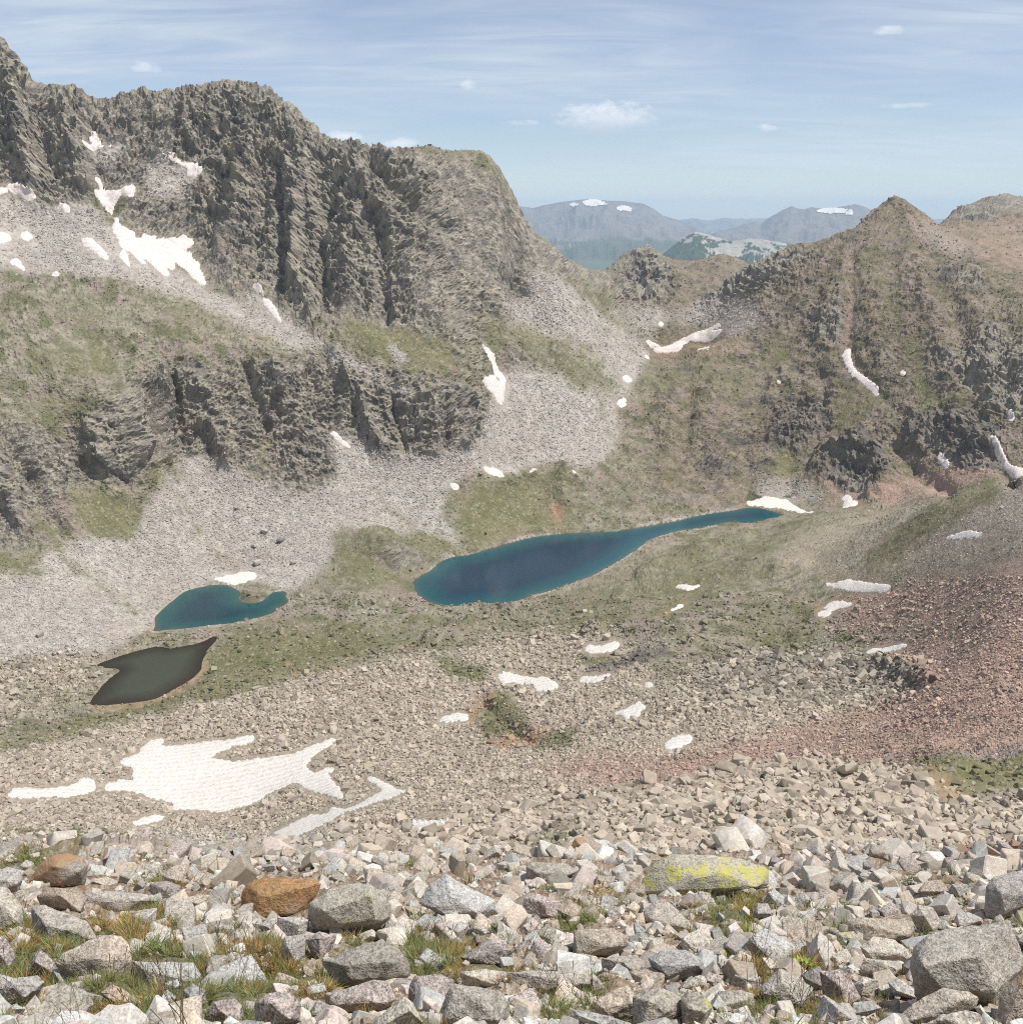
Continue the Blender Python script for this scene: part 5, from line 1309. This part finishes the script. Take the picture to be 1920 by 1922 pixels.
 ('d', [(10,1120),(100,1040),(180,1150),(340,1180),(280,1290),(180,1340),(60,1280),(-60,1180)], 'pale', "big pale angular boulder left of a dark upright block, bottom right", "big pale angular boulder"),
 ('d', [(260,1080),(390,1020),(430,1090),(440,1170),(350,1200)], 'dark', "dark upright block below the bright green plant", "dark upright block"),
 ('d', [(400,1060),(560,1050),(640,1150),(690,1250),(600,1310),(450,1280),(430,1160)], 'pink', "tall pinkish slab right of the dark upright block", "tall pinkish slab"),
 ('d', [(620,1370),(650,1290),(780,1280),(850,1330),(700,1410)], 'cool', "low blue-grey stone at the foot of the tall pinkish slab", None),
 ('d', [(650,1150),(720,1100),(830,1120),(840,1260),(700,1220)], 'pale', "square pale block right of the tall pinkish slab", None),
 ('d', [(910,1140),(980,1110),(1130,1200),(1170,1240),(1090,1270),(960,1230)], 'grey', "slanting grey stone left of the enormous granite boulder", None),
 ('d', [(740,960),(1000,980),(1090,1040),(1080,1110),(900,1110),(700,1040)], 'pale', "wide pale slab below the angular pale boulder", "wide pale slab"),
 ('d', [(160,1460),(250,1370),(340,1380),(300,1470)], 'pale', "small pale stone at the bottom edge in grass, right", None),
 ('d', [(130,330),(200,260),(270,280),(250,340),(180,360)], 'dark', "small cube with a dark front right of the yellow-lichen boulder", "small dark-fronted cube"),
 ('d', [(690,340),(830,360),(850,390),(720,400)], 'dark', "thin dark-edged slab on the upper right boulder slope", "thin dark-edged slab"),
 ('d', [(200,500),(260,450),(340,530),(300,580),(210,570)], 'grey', "grey triangular stone right of the lichen boulder's long edge", None),
]
FGRP = "boulders of the foreground slope"
heroes = []                                   # (px centre, py centre, half width, half height, short name)
occ = []
for k, (cr, ol, mt, lab, short) in enumerate(HERO):
    ox, oy = K4[cr]
    pl = np.array([(ox + x / 4, oy + y / 4) for x, y in ol])
    pl = pl.mean(0) + (pl - pl.mean(0)) * 1.07
    rs = np.random.default_rng(100 + k)
    x0, y0 = pl.min(0); x1, y1 = pl.max(0)
    cxp, cyp = (x0 + x1) / 2, (y0 + y1) / 2
    g = ground_at(cxp, min(y1 - 0.03 * (y1 - y0), 1990))
    Yb = g[1]
    d_cam = Yb * CP - g[2] * SP
    wid = (x1 - x0) / F_PX * d_cam; hei = (y1 - y0) / F_PX * d_cam
    thick = 0.85 * min(wid, hei * 1.3) * rs.uniform(.85, 1.1)
    # outline on a plane square to the view, at the boulder's own distance
    fwd = np.array([0, CP, -SP]); up = np.array([0, SP, CP]); rt = np.array([1.0, 0, 0])
    cen2 = pl.mean(0)
    def lift(pts, dd):
        u = (pts[:, 0] - CX) / F_PX; v = (pts[:, 1] - CY) / F_PX
        return dd * (fwd[None] + u[:, None] * rt[None] - v[:, None] * up[None])
    d0 = d_cam + 0.06 * thick
    ring = lift(pl, d0)
    fr_c = cen2 + np.array([rs.uniform(-.08, .08) * (x1 - x0), 0.14 * (y1 - y0)])
    front = lift(fr_c + (pl - cen2) * rs.uniform(.35, .8, size=(len(pl), 1)), d0 - 0.40 * thick)
    back = lift(cen2 + (pl - cen2) * rs.uniform(.45, .75, size=(len(pl), 1)), d0 + 0.5 * thick)
    pts = np.concatenate([ring, front[k % 2::3], back[::3]])
    base = np.array([ring.mean(0)[0], ring.mean(0)[1], g[2] - 0.05 * hei])
    # foot goes into the ground
    low = ring[np.argsort(ring[:, 2])[:3]] + np.array([0, 0.1 * thick, -0.25 * hei])
    pts = np.concatenate([pts, low])
    size = max(wid, hei)
    me = rock_from_points('boulder', (pts - base) / 1.0, size, k + 1, detail=0.055, rough=0.75, bevel=0.012)
    o = add('boulder', me, RM[mt], label=lab, category='boulder', group=FGRP)
    o.location = base
    heroes.append((cxp, cyp, (x1 - x0) / 2, (y1 - y0) / 2, short))
    occ.append((cxp, cyp, (x1 - x0) / 2, (y1 - y0) / 2))
print("heroes", len(HERO), round(time.time() - T0, 1))

# ------------------------------------------------------------------ further single stones between them
rs = np.random.default_rng(55)
protos = [rock_from_points('stone', block_points(rs, rs.integers(10, 18), rs.uniform(.55, .95)), 1.0, 300 + i, detail=0.12, rough=0.8, bevel=0.03) for i in range(16)]
pro_mats = [['pale', 'grey', 'warm', 'pink', 'cool', 'speck', 'pale', 'brown'][i % 8] for i in range(16)]
for me, mt in zip(protos, pro_mats):
    me.materials.append(RM[mt])
TONE = {'pale': 'pale', 'grey': 'grey', 'warm': 'beige', 'pink': 'pinkish', 'cool': 'whitish', 'speck': 'lichen-spotted', 'brown': 'tan'}
grassR = WT['grass']
cand = []
N_STONE = 215
tries = 0
while len(cand) < N_STONE and tries < 60000:
    tries += 1
    px = rs.uniform(-10, 1930); py = rs.uniform(1598, 1918)
    s = np.exp(rs.normal(np.log(32 + 46 * (py - 1590) / 330), 0.36))           # width in photo pixels
    s = float(np.clip(s, 22, 130))
    gm = grassR[int(np.clip(py / 2, 0, RH - 1)), int(np.clip((px - RX0) / 2, 0, RW - 1))]
    if gm > 0.35 and rs.random() > 0.22:
        continue
    if any((abs(px - a) / (w_ * .88 + s * .35)) ** 2 + (abs(py - b) / (h_ * .88 + s * .26)) ** 2 < 1 for a, b, w_, h_ in occ):
        continue
    cand.append((px, py, s)); occ.append((px, py, s * .5, s * .34))
dirs = {}
land = [(h[0], h[1], h[4]) for h in heroes if h[4]]
info = []
for px, py, s in cand:
    dd = [math.hypot((px - a) * 1.0, (py - b) * 1.3) for a, b, _ in land]
    j = int(np.argmin(dd)); a, b, nm = land[j]
    dx, dy = px - a, (py - b) * 1.3
    side = ('right of' if dx > 0 else 'left of') if abs(dx) > abs(dy) else ('in front of' if dy > 0 else 'behind')
    info.append((nm, side, dd[j]))
    dirs.setdefault((nm, side), []).append(dd[j])
ORD = ['nearest', 'second', 'third', 'fourth', 'fifth', 'sixth', 'seventh', 'eighth', 'ninth', 'tenth', 'eleventh', 'twelfth']
for kk, ((px, py, s), (nm, side, d_)) in enumerate(zip(cand, info)):
    i = int(rs.integers(16))
    me = protos[i]
    g = ground_at(px, py + s * .12)
    d_cam = g[1] * CP - g[2] * SP
    sz = s / F_PX * d_cam
    o = add('stone', me)
    o.location = g + np.array([0, 0, sz * 0.10])
    o.rotation_euler = (rs.normal(0, .3) + .15, rs.normal(0, .3), rs.uniform(0, 6.28))
    o.scale = (sz * rs.uniform(.95, 1.25), sz * rs.uniform(.8, 1.1), sz * rs.uniform(.7, 1.15))
    rk = sorted(dirs[(nm, side)]).index(d_)
    szw = 'small' if s < 30 else 'medium-sized' if s < 52 else 'large'
    o['label'] = f"{szw} {TONE[pro_mats[i]]} stone, {ORD[min(rk, 11)]} {side} the {nm}"
    o['category'] = 'stone'; o['group'] = "stones between the foreground boulders"
print("stones", len(cand), round(time.time() - T0, 1))

# lone boulders out on the scree and in the basin
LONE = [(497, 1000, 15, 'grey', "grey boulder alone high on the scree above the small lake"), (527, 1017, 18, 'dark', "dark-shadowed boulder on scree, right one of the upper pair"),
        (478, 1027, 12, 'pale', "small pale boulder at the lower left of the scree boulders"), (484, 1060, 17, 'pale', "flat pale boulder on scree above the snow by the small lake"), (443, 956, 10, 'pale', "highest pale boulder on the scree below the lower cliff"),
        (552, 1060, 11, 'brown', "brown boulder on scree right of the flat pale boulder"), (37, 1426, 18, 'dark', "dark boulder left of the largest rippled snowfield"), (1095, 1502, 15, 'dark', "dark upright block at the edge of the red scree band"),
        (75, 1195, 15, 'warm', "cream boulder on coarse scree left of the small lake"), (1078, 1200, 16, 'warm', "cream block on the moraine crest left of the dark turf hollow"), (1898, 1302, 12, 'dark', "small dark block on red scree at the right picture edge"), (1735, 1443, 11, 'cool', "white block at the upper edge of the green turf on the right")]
for k, (px, py, s, mt, lab) in enumerate(LONE):
    g = ground_at(px, py)
    d_cam = g[1] * CP - g[2] * SP; sz = s / F_PX * d_cam
    me = protos[k % 16].copy(); me.materials.clear(); me.materials.append(RM[mt])
    o = add('boulder', me, label=lab, category='boulder', group="lone boulders on scree and moraine")
    o.location = g + np.array([0, 0, sz * 0.2]); o.rotation_euler = (0.2, 0.1, k * 1.3); o.scale = (sz * 1.1, sz, sz * 1.0)

# ------------------------------------------------------------------ uncountable rubble: points carrying rocks
def gn_scatter(name, pts, rot, scl, vid, colr, sources, mat, label, **props):
    me = bpy.data.meshes.new(name)
    me.vertices.add(len(pts)); me.vertices.foreach_set('co', np.ascontiguousarray(pts, np.float32).ravel())
    for an, tp, ar, key in (('rot', 'FLOAT_VECTOR', rot, 'vector'), ('scl', 'FLOAT_VECTOR', scl, 'vector'), ('vid', 'INT', vid, 'value')):
        a = me.attributes.new(an, tp, 'POINT'); a.data.foreach_set(key, np.ascontiguousarray(ar, np.int32 if tp == 'INT' else np.float32).ravel())
    a = me.attributes.new('Col', 'FLOAT_COLOR', 'POINT')
    a.data.foreach_set('color', np.concatenate([colr, np.ones((len(colr), 1))], 1).astype(np.float32).ravel())
    o = add(name, me, None, kind='stuff', label=label, **props)
    me.materials.append(mat)
    src = bpy.data.collections.new(name + '_shapes')
    for i, m in enumerate(sources):
        so = bpy.data.objects.new(f"shape_{i:02d}", m); src.objects.link(so)
    ng = bpy.data.node_groups.new(name + '_scatter', 'GeometryNodeTree')
    ng.interface.new_socket('Geometry', in_out='INPUT', socket_type='NodeSocketGeometry')
    ng.interface.new_socket('Geometry', in_out='OUTPUT', socket_type='NodeSocketGeometry')
    gi = ng.nodes.new('NodeGroupInput'); go = ng.nodes.new('NodeGroupOutput')
    ci = ng.nodes.new('GeometryNodeCollectionInfo'); ci.inputs['Collection'].default_value = src
    ci.inputs['Separate Children'].default_value = True; ci.inputs['Reset Children'].default_value = True
    m2p = ng.nodes.new('GeometryNodeMeshToPoints')
    iop = ng.nodes.new('GeometryNodeInstanceOnPoints'); iop.inputs['Pick Instance'].default_value = True
    def na(nm_, dt_):
        x = ng.nodes.new('GeometryNodeInputNamedAttribute'); x.data_type = dt_; x.inputs['Name'].default_value = nm_
        return x.outputs[0]
    ng.links.new(gi.outputs[0], m2p.inputs[0]); ng.links.new(m2p.outputs[0], iop.inputs['Points'])
    ng.links.new(ci.outputs[0], iop.inputs['Instance']); ng.links.new(na('vid', 'INT'), iop.inputs['Instance Index'])
    e2r = ng.nodes.new('FunctionNodeEulerToRotation')
    ng.links.new(na('rot', 'FLOAT_VECTOR'), e2r.inputs[0]); ng.links.new(e2r.outputs[0], iop.inputs['Rotation'])
    ng.links.new(na('scl', 'FLOAT_VECTOR'), iop.inputs['Scale']); ng.links.new(iop.outputs[0], go.inputs[0])
    md = o.modifiers.new('scatter', 'NODES'); md.node_group = ng
    return o
def low_rock(rs, flat):
    bm = bmesh.new()
    for p in block_points(rs, int(rs.integers(9, 13)), flat):
        bm.verts.new(p)
    r = bmesh.ops.convex_hull(bm, input=bm.verts[:])
    junk = [e for e in set(r.get('geom_interior', []) + r.get('geom_unused', [])) if isinstance(e, bmesh.types.BMVert) and e.is_valid]
    if junk:
        bmesh.ops.delete(bm, geom=junk, context='VERTS')
    me = bpy.data.meshes.new('shape'); bm.to_mesh(me); bm.free()
    return me
M_RUB, nt, b = new_mat('rubble_stone', 0.95, 0.12)
ai = nn(nt, 'ShaderNodeAttribute', attribute_name='Col', attribute_type='INSTANCER')
geo = nn(nt, 'ShaderNodeNewGeometry')
nzr = noise_n(nt, 1.2, 3, 0.7, geo.outputs['Position'])
lk(nt, mixc(nt, 1.0, ai.outputs['Color'], ramp(nt, nzr, [(0.3, .8), (0.7, 1.18)]), 'MULTIPLY'), b.inputs['Base Color'])
mids = [rock_from_points('shape', block_points(rs, int(rs.integers(10, 15)), rs.uniform(.55, .95)), 1.0, 700 + i, detail=0.42, rough=1.0, bevel=0.03) for i in range(8)]
for m in mids:
    m.materials.append(M_RUB)
lows = [low_rock(rs, f) for f in (.9, .7, .8, .6, .95, .75, .85, .65)]
for m in lows:
    m.materials.append(M_RUB)
vflat = VIS.reshape(-1)
inframe = (PX.reshape(-1) > -250) & (PX.reshape(-1) < 2170)
free = (SIDf < 0) & (snf < 0.05)
wet = np.zeros(len(PF), bool)
for pts_, z_ in WATER.values():
    s_ = (np.abs(PF[:, 2] - z_) < 12)
    ii_ = np.where(s_)[0]
    wet[ii_] |= poly_sd(PF[ii_, 0], PF[ii_, 1], pts_) > -1.5
def scatter(name, weight, count, px_lo, px_med, px_hi, sig, label, shapes, mat, tonev=.2, sink=.1, seed=1, lighten=1.05):
    r = np.random.default_rng(seed)
    pr = np.clip(weight, 0, None) * (free & ~wet & inframe)
    pr = pr / pr.sum()
    sel = r.choice(len(PF), size=count, replace=True, p=pr)
    sp = np.clip(np.exp(r.normal(np.log(px_med), sig, count)), px_lo, px_hi)
    dist = np.linalg.norm(PF[sel], axis=1)
    sz = sp * dist / F_PX
    jit = r.normal(0, .5, size=(count, 3)) * (dist / F_PX * 2.0)[:, None]; jit[:, 2] = 0
    pos = PF[sel] + jit
    pos[:, 2] += -jit[:, 0] * NF[sel, 0] / np.maximum(NF[sel, 2], .3) - jit[:, 1] * NF[sel, 1] / np.maximum(NF[sel, 2], .3)
    pos[:, 2] += sz * sink
    rot = np.stack([r.normal(0, .45, count), r.normal(0, .45, count), r.uniform(0, 6.28, count)], -1)
    scl = sz[:, None] * r.uniform(.75, 1.3, size=(count, 3))
    c = GC[sel]
    c = c.mean(1, keepdims=True) * .12 + c * .88
    colr = c * lighten * np.exp(r.normal(0, tonev, size=(count, 1))) * (1 + r.normal(0, .012, size=(count, 3)))
    colr *= np.minimum(1, .46 / colr.max(1, keepdims=True))
    return gn_scatter(name, pos, rot, scl, r.integers(0, len(shapes), count), colr, shapes, mat, label)
mid = (DIST > 130)
scatter('moraine_rubble', mid * vflat * (W['rubble'] * 1.0 + W['slab'] * .16 + W['grass'] * .05 + W['dark'] * .25) * (DIST < 1000) * (PY.reshape(-1) > 1120), 90000, 2.2, 3.9, 17, .48, "beige blocky rubble covering the moraine and basin floor", lows, M_RUB, seed=2)
scatter('red_scree', mid * vflat * (W['red'] * 1.0) * (PY.reshape(-1) > 1080), 22000, 2.2, 3.3, 10, .4, "fine red-brown scree on the right slope", lows, M_RUB, seed=3, tonev=.22)
scatter('pale_scree', mid * vflat * (W['scree'] * 1.0 + .12 * W['slab']) * (DIST > 380), 60000, 1.6, 2.3, 8, .35, "pale grey scree fans under the cliffs", lows, M_RUB, seed=4, tonev=.15, sink=.02)
blk = sample(blur(raster([(1290,1330),(1330,1255),(1400,1232),(1480,1228),(1560,1240),(1640,1232),(1750,1262),(1760,1300),(1680,1320),(1560,1325),(1420,1340)]), 6), VX, VY).reshape(-1)
scatter('dark_blocks', mid * vflat * blk, 6500, 3, 5.8, 24, .5, "dark grey block ridge above the red scree band", mids, M_RUB, seed=5, tonev=.35, lighten=.95)
knoll = ((DIST > 26) & (DIST <= 130)) * vflat
scatter('knoll_blocks', knoll * (W['rubble'] + .35 * W['soil'] + .1 * W['grass'] + .3 * W['slab']), 26000, 3.5, 7.0, 40, .6, "yellowish blocks heaped on the knoll beyond the foreground boulders", mids, M_RUB, seed=6, tonev=.18, lighten=1.12)
M_PEB, nt, b = new_mat('pebble_stone', 0.95, 0.15)
ai = nn(nt, 'ShaderNodeAttribute', attribute_name='Col', attribute_type='INSTANCER')
geo = nn(nt, 'ShaderNodeNewGeometry')
n1_ = noise_n(nt, 60.0, 2, 0.8, geo.outputs['Position']); n2_ = noise_n(nt, 9.0, 4, 0.7, geo.outputs['Position'])
cc_ = mixc(nt, 1.0, ai.outputs['Color'], ramp(nt, n1_, [(0.33, .68), (0.55, 1.05), (.7, 1.2)]), 'MULTIPLY')
cc_ = mixc(nt, 1.0, cc_, ramp(nt, n2_, [(0.3, .75), (0.7, 1.2)]), 'MULTIPLY')
lk(nt, cc_, b.inputs['Base Color'])
pebs = [rock_from_points('shape', block_points(rs, int(rs.integers(9, 15)), rs.uniform(.5, .95)), 1.0, 500 + i, detail=0.45, rough=0.8, bevel=0.03) for i in range(10)]
for m in pebs:
    m.materials.append(M_PEB)
def scatter_near(name, weight, count, lo, med, hi, sig, label, seed):
    r = np.random.default_rng(seed)
    pr = np.clip(weight, 0, None) * inframe; pr = pr / pr.sum()
    sel = r.choice(len(PF), size=count, replace=True, p=pr)
    sp = np.clip(np.exp(r.normal(np.log(med), sig, count)) , lo, hi)
    dist = np.linalg.norm(PF[sel], axis=1)
    sz = sp * dist / F_PX
    pos = PF[sel] + np.array([0, 0, 1.0]) * (sz * .18)[:, None]
    rot = np.stack([r.normal(0, .5, count), r.normal(0, .5, count), r.uniform(0, 6.28, count)], -1)
    scl = sz[:, None] * r.uniform(.7, 1.35, size=(count, 3))
    pal = np.array([(.53, .485, .425), (.46, .425, .385), (.53, .455, .37), (.48, .41, .37), (.48, .475, .445), (.40, .34, .27), (.50, .455, .395)])
    colr = pal[r.integers(0, len(pal), count)] * np.exp(r.normal(-.08, .22, size=(count, 1)))
    colr *= np.minimum(1, .56 / colr.max(1, keepdims=True))
    return gn_scatter(name, pos, rot, scl, r.integers(0, len(pebs), count), np.clip(colr, .05, .6), pebs, M_PEB, label)
hero_m = np.zeros((RH, RW), bool)
for cr, ol, *_r in HERO:
    hero_m |= raster([(K4[cr][0] + x / 4, K4[cr][1] + y / 4) for x, y in ol])
offh = 1.0 - sample(hero_m.astype(np.float32), PX, PY).reshape(-1)
nearv = (DIST < 34) * vflat * (DIST > 3.0)
gn_w = np.clip(1 - 0.9 * W['grass'], 0.04, 1)
scatter_near('loose_stones', nearv * gn_w * offh * sstep(1585, 1625, PY.reshape(-1)), 4200, 7, 17, 64, .55, "loose broken stones between the foreground boulders", 21)
scatter_near('gravel', nearv * gn_w * offh, 9000, 4, 7.5, 14, .35, "fine gravel on bare soil between the foreground boulders", 22)
print("rubble", round(time.time() - T0, 1))
# ------------------------------------------------------------------ grass
def tuft(rs, nblade, h, spread, lean, wid):
    vs, fs, cs = [], [], []
    for _ in range(nblade):
        a = rs.uniform(0, 6.283); r0 = spread * math.sqrt(rs.random()) * .55
        x, y = r0 * math.cos(a), r0 * math.sin(a)
        hh = h * rs.uniform(.5, 1.1); ln = lean * rs.uniform(.2, 1.0); az = a + rs.normal(0, .6)
        dx, dy = math.cos(az), math.sin(az); px_, py_ = -dy, dx
        w0 = wid * rs.uniform(.7, 1.3)
        base = len(vs)
        for t, ww in ((0, 1.0), (.5, .8), (1.0, .12)):
            bx, by, bz = x + dx * ln * hh * t * t, y + dy * ln * hh * t * t, hh * (t - .25 * ln * t * t) - .02
            vs += [(bx - px_ * w0 * ww, by - py_ * w0 * ww, bz), (bx + px_ * w0 * ww, by + py_ * w0 * ww, bz)]
        fs += [(base, base + 1, base + 3, base + 2), (base + 2, base + 3, base + 5, base + 4)]
        g = rs.random()
        c = (.125, .14, .05) if g < .36 else (.21, .20, .08) if g < .7 else (.33, .27, .14)
        c = [v * rs.uniform(.75, 1.25) for v in c]
        cs += [c] * 6
    me = grid_mesh('shape', np.array(vs), np.array(fs), np.array(cs), False)
    return me
M_GRASS, nt, b = new_mat('grass_blade', 0.7, 0.2)
at = nn(nt, 'ShaderNodeAttribute', attribute_name='Col')
ai = nn(nt, 'ShaderNodeAttribute', attribute_name='Col', attribute_type='INSTANCER')
col = mixc(nt, 1.0, at.outputs['Color'], ai.outputs['Color'], 'MULTIPLY')
lk(nt, col, b.inputs['Base Color'])
tr = nn(nt, 'ShaderNodeBsdfTranslucent'); lk(nt, col, tr.inputs['Color'])
ms = nn(nt, 'ShaderNodeMixShader'); ms.inputs[0].default_value = 0.3
lk(nt, b.outputs[0], ms.inputs[1]); lk(nt, tr.outputs[0], ms.inputs[2])
lk(nt, ms.outputs[0], nt.nodes['Material Output'].inputs[0])
rs = np.random.default_rng(77)
tufts = [tuft(rs, int(rs.integers(38, 60)), 1.0, .55, rs.uniform(.5, .9), .016) for _ in range(6)]
for m in tufts:
    m.materials.append(M_GRASS)
r = np.random.default_rng(5)
gw = nearv * (np.where(W['grass'] > .3, W['grass'], 0) ** 1.5 + .05 * W['soil']) * inframe * offh
cnt = 6400
sel = r.choice(len(PF), size=cnt, p=gw / gw.sum())
dist = np.linalg.norm(PF[sel], axis=1)
hgt = np.clip(r.lognormal(math.log(.055), .35, cnt), .025, .12) * np.clip(dist / 8, .8, 1.6)
pos = PF[sel] + np.array([0, 0, -.01])
rot = np.stack([r.normal(0, .15, cnt), r.normal(0, .15, cnt), r.uniform(0, 6.28, cnt)], -1)
scl = np.stack([hgt * r.uniform(1.2, 2.2, cnt), hgt * r.uniform(1.2, 2.2, cnt), hgt], -1)
ton = np.exp(r.normal(0, .18, (cnt, 1))) * np.array([1, 1, 1]) * np.where(fbm(PF[sel], 1.2, 2)[:, None] > .12, np.array([1.35, 1.05, .9]), np.array([.92, 1.0, .9]))
gn_scatter('grass', pos, rot, scl, r.integers(0, 6, cnt), ton, tufts, M_GRASS, "olive and straw-coloured grass tufts between the foreground boulders")
# tall thin stalks
def stalk(rs):
    vs, fs, cs = [], [], []
    for _ in range(7):
        x, y = rs.normal(0, .12, 2); az = rs.uniform(0, 6.28); ln = rs.uniform(.05, .3); h = rs.uniform(.6, 1.0)
        b0 = len(vs)
        for t in (0, .4, .75, 1.0):
            w = .0035 if t < .9 else .007
            vs += [(x + math.cos(az) * ln * t * t - w, y + math.sin(az) * ln * t * t, h * t), (x + math.cos(az) * ln * t * t + w, y + math.sin(az) * ln * t * t, h * t)]
        for q in range(3):
            fs.append((b0 + 2 * q, b0 + 2 * q + 1, b0 + 2 * q + 3, b0 + 2 * q + 2))
        cs += [(.20, .15, .085)] * 8
    return grid_mesh('shape', np.array(vs), np.array(fs), np.array(cs), False)
stalks = [stalk(rs) for _ in range(4)]
for m in stalks:
    m.materials.append(M_GRASS)
cnt = 90
gw2 = gw * (DIST < 10)
sel = r.choice(len(PF), size=cnt, p=gw2 / gw2.sum())
hgt = r.uniform(.25, .5, cnt)
gn_scatter('grass_stalks', PF[sel], np.stack([r.normal(0, .1, cnt), r.normal(0, .1, cnt), r.uniform(0, 6.28, cnt)], -1), np.stack([hgt] * 3, -1), r.integers(0, 4, cnt), np.ones((cnt, 3)), stalks, M_GRASS, "thin dry grass stalks standing above the foreground turf")

# a leafy plant and a purple flower that stand out
def leafy(name, px, py, wid_px, seed, col1, col2, label, cat):
    g = ground_at(px, py); d = g[1] * CP - g[2] * SP; s = wid_px / F_PX * d
    rs = np.random.default_rng(seed)
    root = bpy.data.objects.new(name, None); COL.objects.link(root); root.location = g
    root['label'] = label; root['category'] = cat
    vs, fs, cs = [], [], []
    for _ in range(150):
        a = rs.uniform(0, 6.28); rr = .5 * math.sqrt(rs.random()); x, y = rr * math.cos(a), rr * math.sin(a) * .8
        z = .30 * (1 - (rr / .55) ** 2) + rs.uniform(-.03, .06)
        az = a + rs.normal(0, .7); L = rs.uniform(.10, .17); w = L * .33; tl = rs.uniform(.2, .9)
        d_ = np.array([math.cos(az) * math.cos(tl), math.sin(az) * math.cos(tl), math.sin(tl)]); n_ = np.array([-math.sin(az), math.cos(az), 0])
        p0 = np.array([x, y, z]); b0 = len(vs)
        vs += [p0, p0 + d_ * L * .5 + n_ * w, p0 + d_ * L, p0 + d_ * L * .5 - n_ * w]
        fs.append((b0, b0 + 1, b0 + 2, b0 + 3)); c = np.array(col1 if rs.random() < .6 else col2) * rs.uniform(.8, 1.2); cs += [c] * 4
    M, nt_, b_ = new_mat(name + '_leaf', .6, .3); a_ = nn(nt_, 'ShaderNodeAttribute', attribute_name='Col'); lk(nt_, a_.outputs['Color'], b_.inputs['Base Color'])
    add('leaves', grid_mesh('leaves', np.array(vs) * s, np.array(fs), np.array(cs), False), M, root)
    st = tuft(rs, 26, .30, .5, .4, .012); M2, nt2, b2 = new_mat(name + '_stem', .8, .2); b2.inputs['Base Color'].default_value = (.12, .11, .04, 1)
    st.transform(Matrix.Scale(s, 4))
    add('stems', st, M2, root)
    return root
leafy('green_plant', 1502, 1826, 62, 3, (.16, .21, .03), (.28, .30, .05), "bright yellow-green leafy plant among the boulders, right of centre", "plant")
leafy('green_plant', 1710, 1668, 22, 4, (.06, .10, .03), (.09, .13, .04), "small dark green cushion plant on the upper right boulder slope", "plant")
leafy('purple_flower', 255, 1716, 16, 5, (.16, .06, .20), (.12, .05, .16), "tiny purple flower clump in the grass left of the rust-orange boulder", "flower")

# ------------------------------------------------------------------ haze: the air of the valley
bmh = bmesh.new()
bmesh.ops.create_cube(bmh, size=1.0)
mh = bpy.data.meshes.new('haze'); bmh.to_mesh(mh); bmh.free()
HX, HY0, HY1, HZ0, HZ1 = 50000.0, -60.0, 48000.0, -2600.0, 420.0
for v in mh.vertices:
    v.co = (v.co.x * 2 * HX, HY0 if v.co.y < 0 else HY1, HZ0 if v.co.z < 0 else HZ1)
M_HAZE = bpy.data.materials.new('haze_air'); M_HAZE.use_nodes = True
nt = M_HAZE.node_tree; nt.nodes.clear()
pv = nn(nt, 'ShaderNodeVolumePrincipled'); pv.inputs['Color'].default_value = (.60, .78, 1.0, 1); pv.inputs['Density'].default_value = HAZE_DENS
pv.inputs['Anisotropy'].default_value = 0.0
om = nn(nt, 'ShaderNodeOutputMaterial'); lk(nt, pv.outputs[0], om.inputs['Volume'])
add('haze', mh, M_HAZE, kind='stuff', label="thin blue haze of the mountain air")
print("done", round(time.time() - T0, 1))
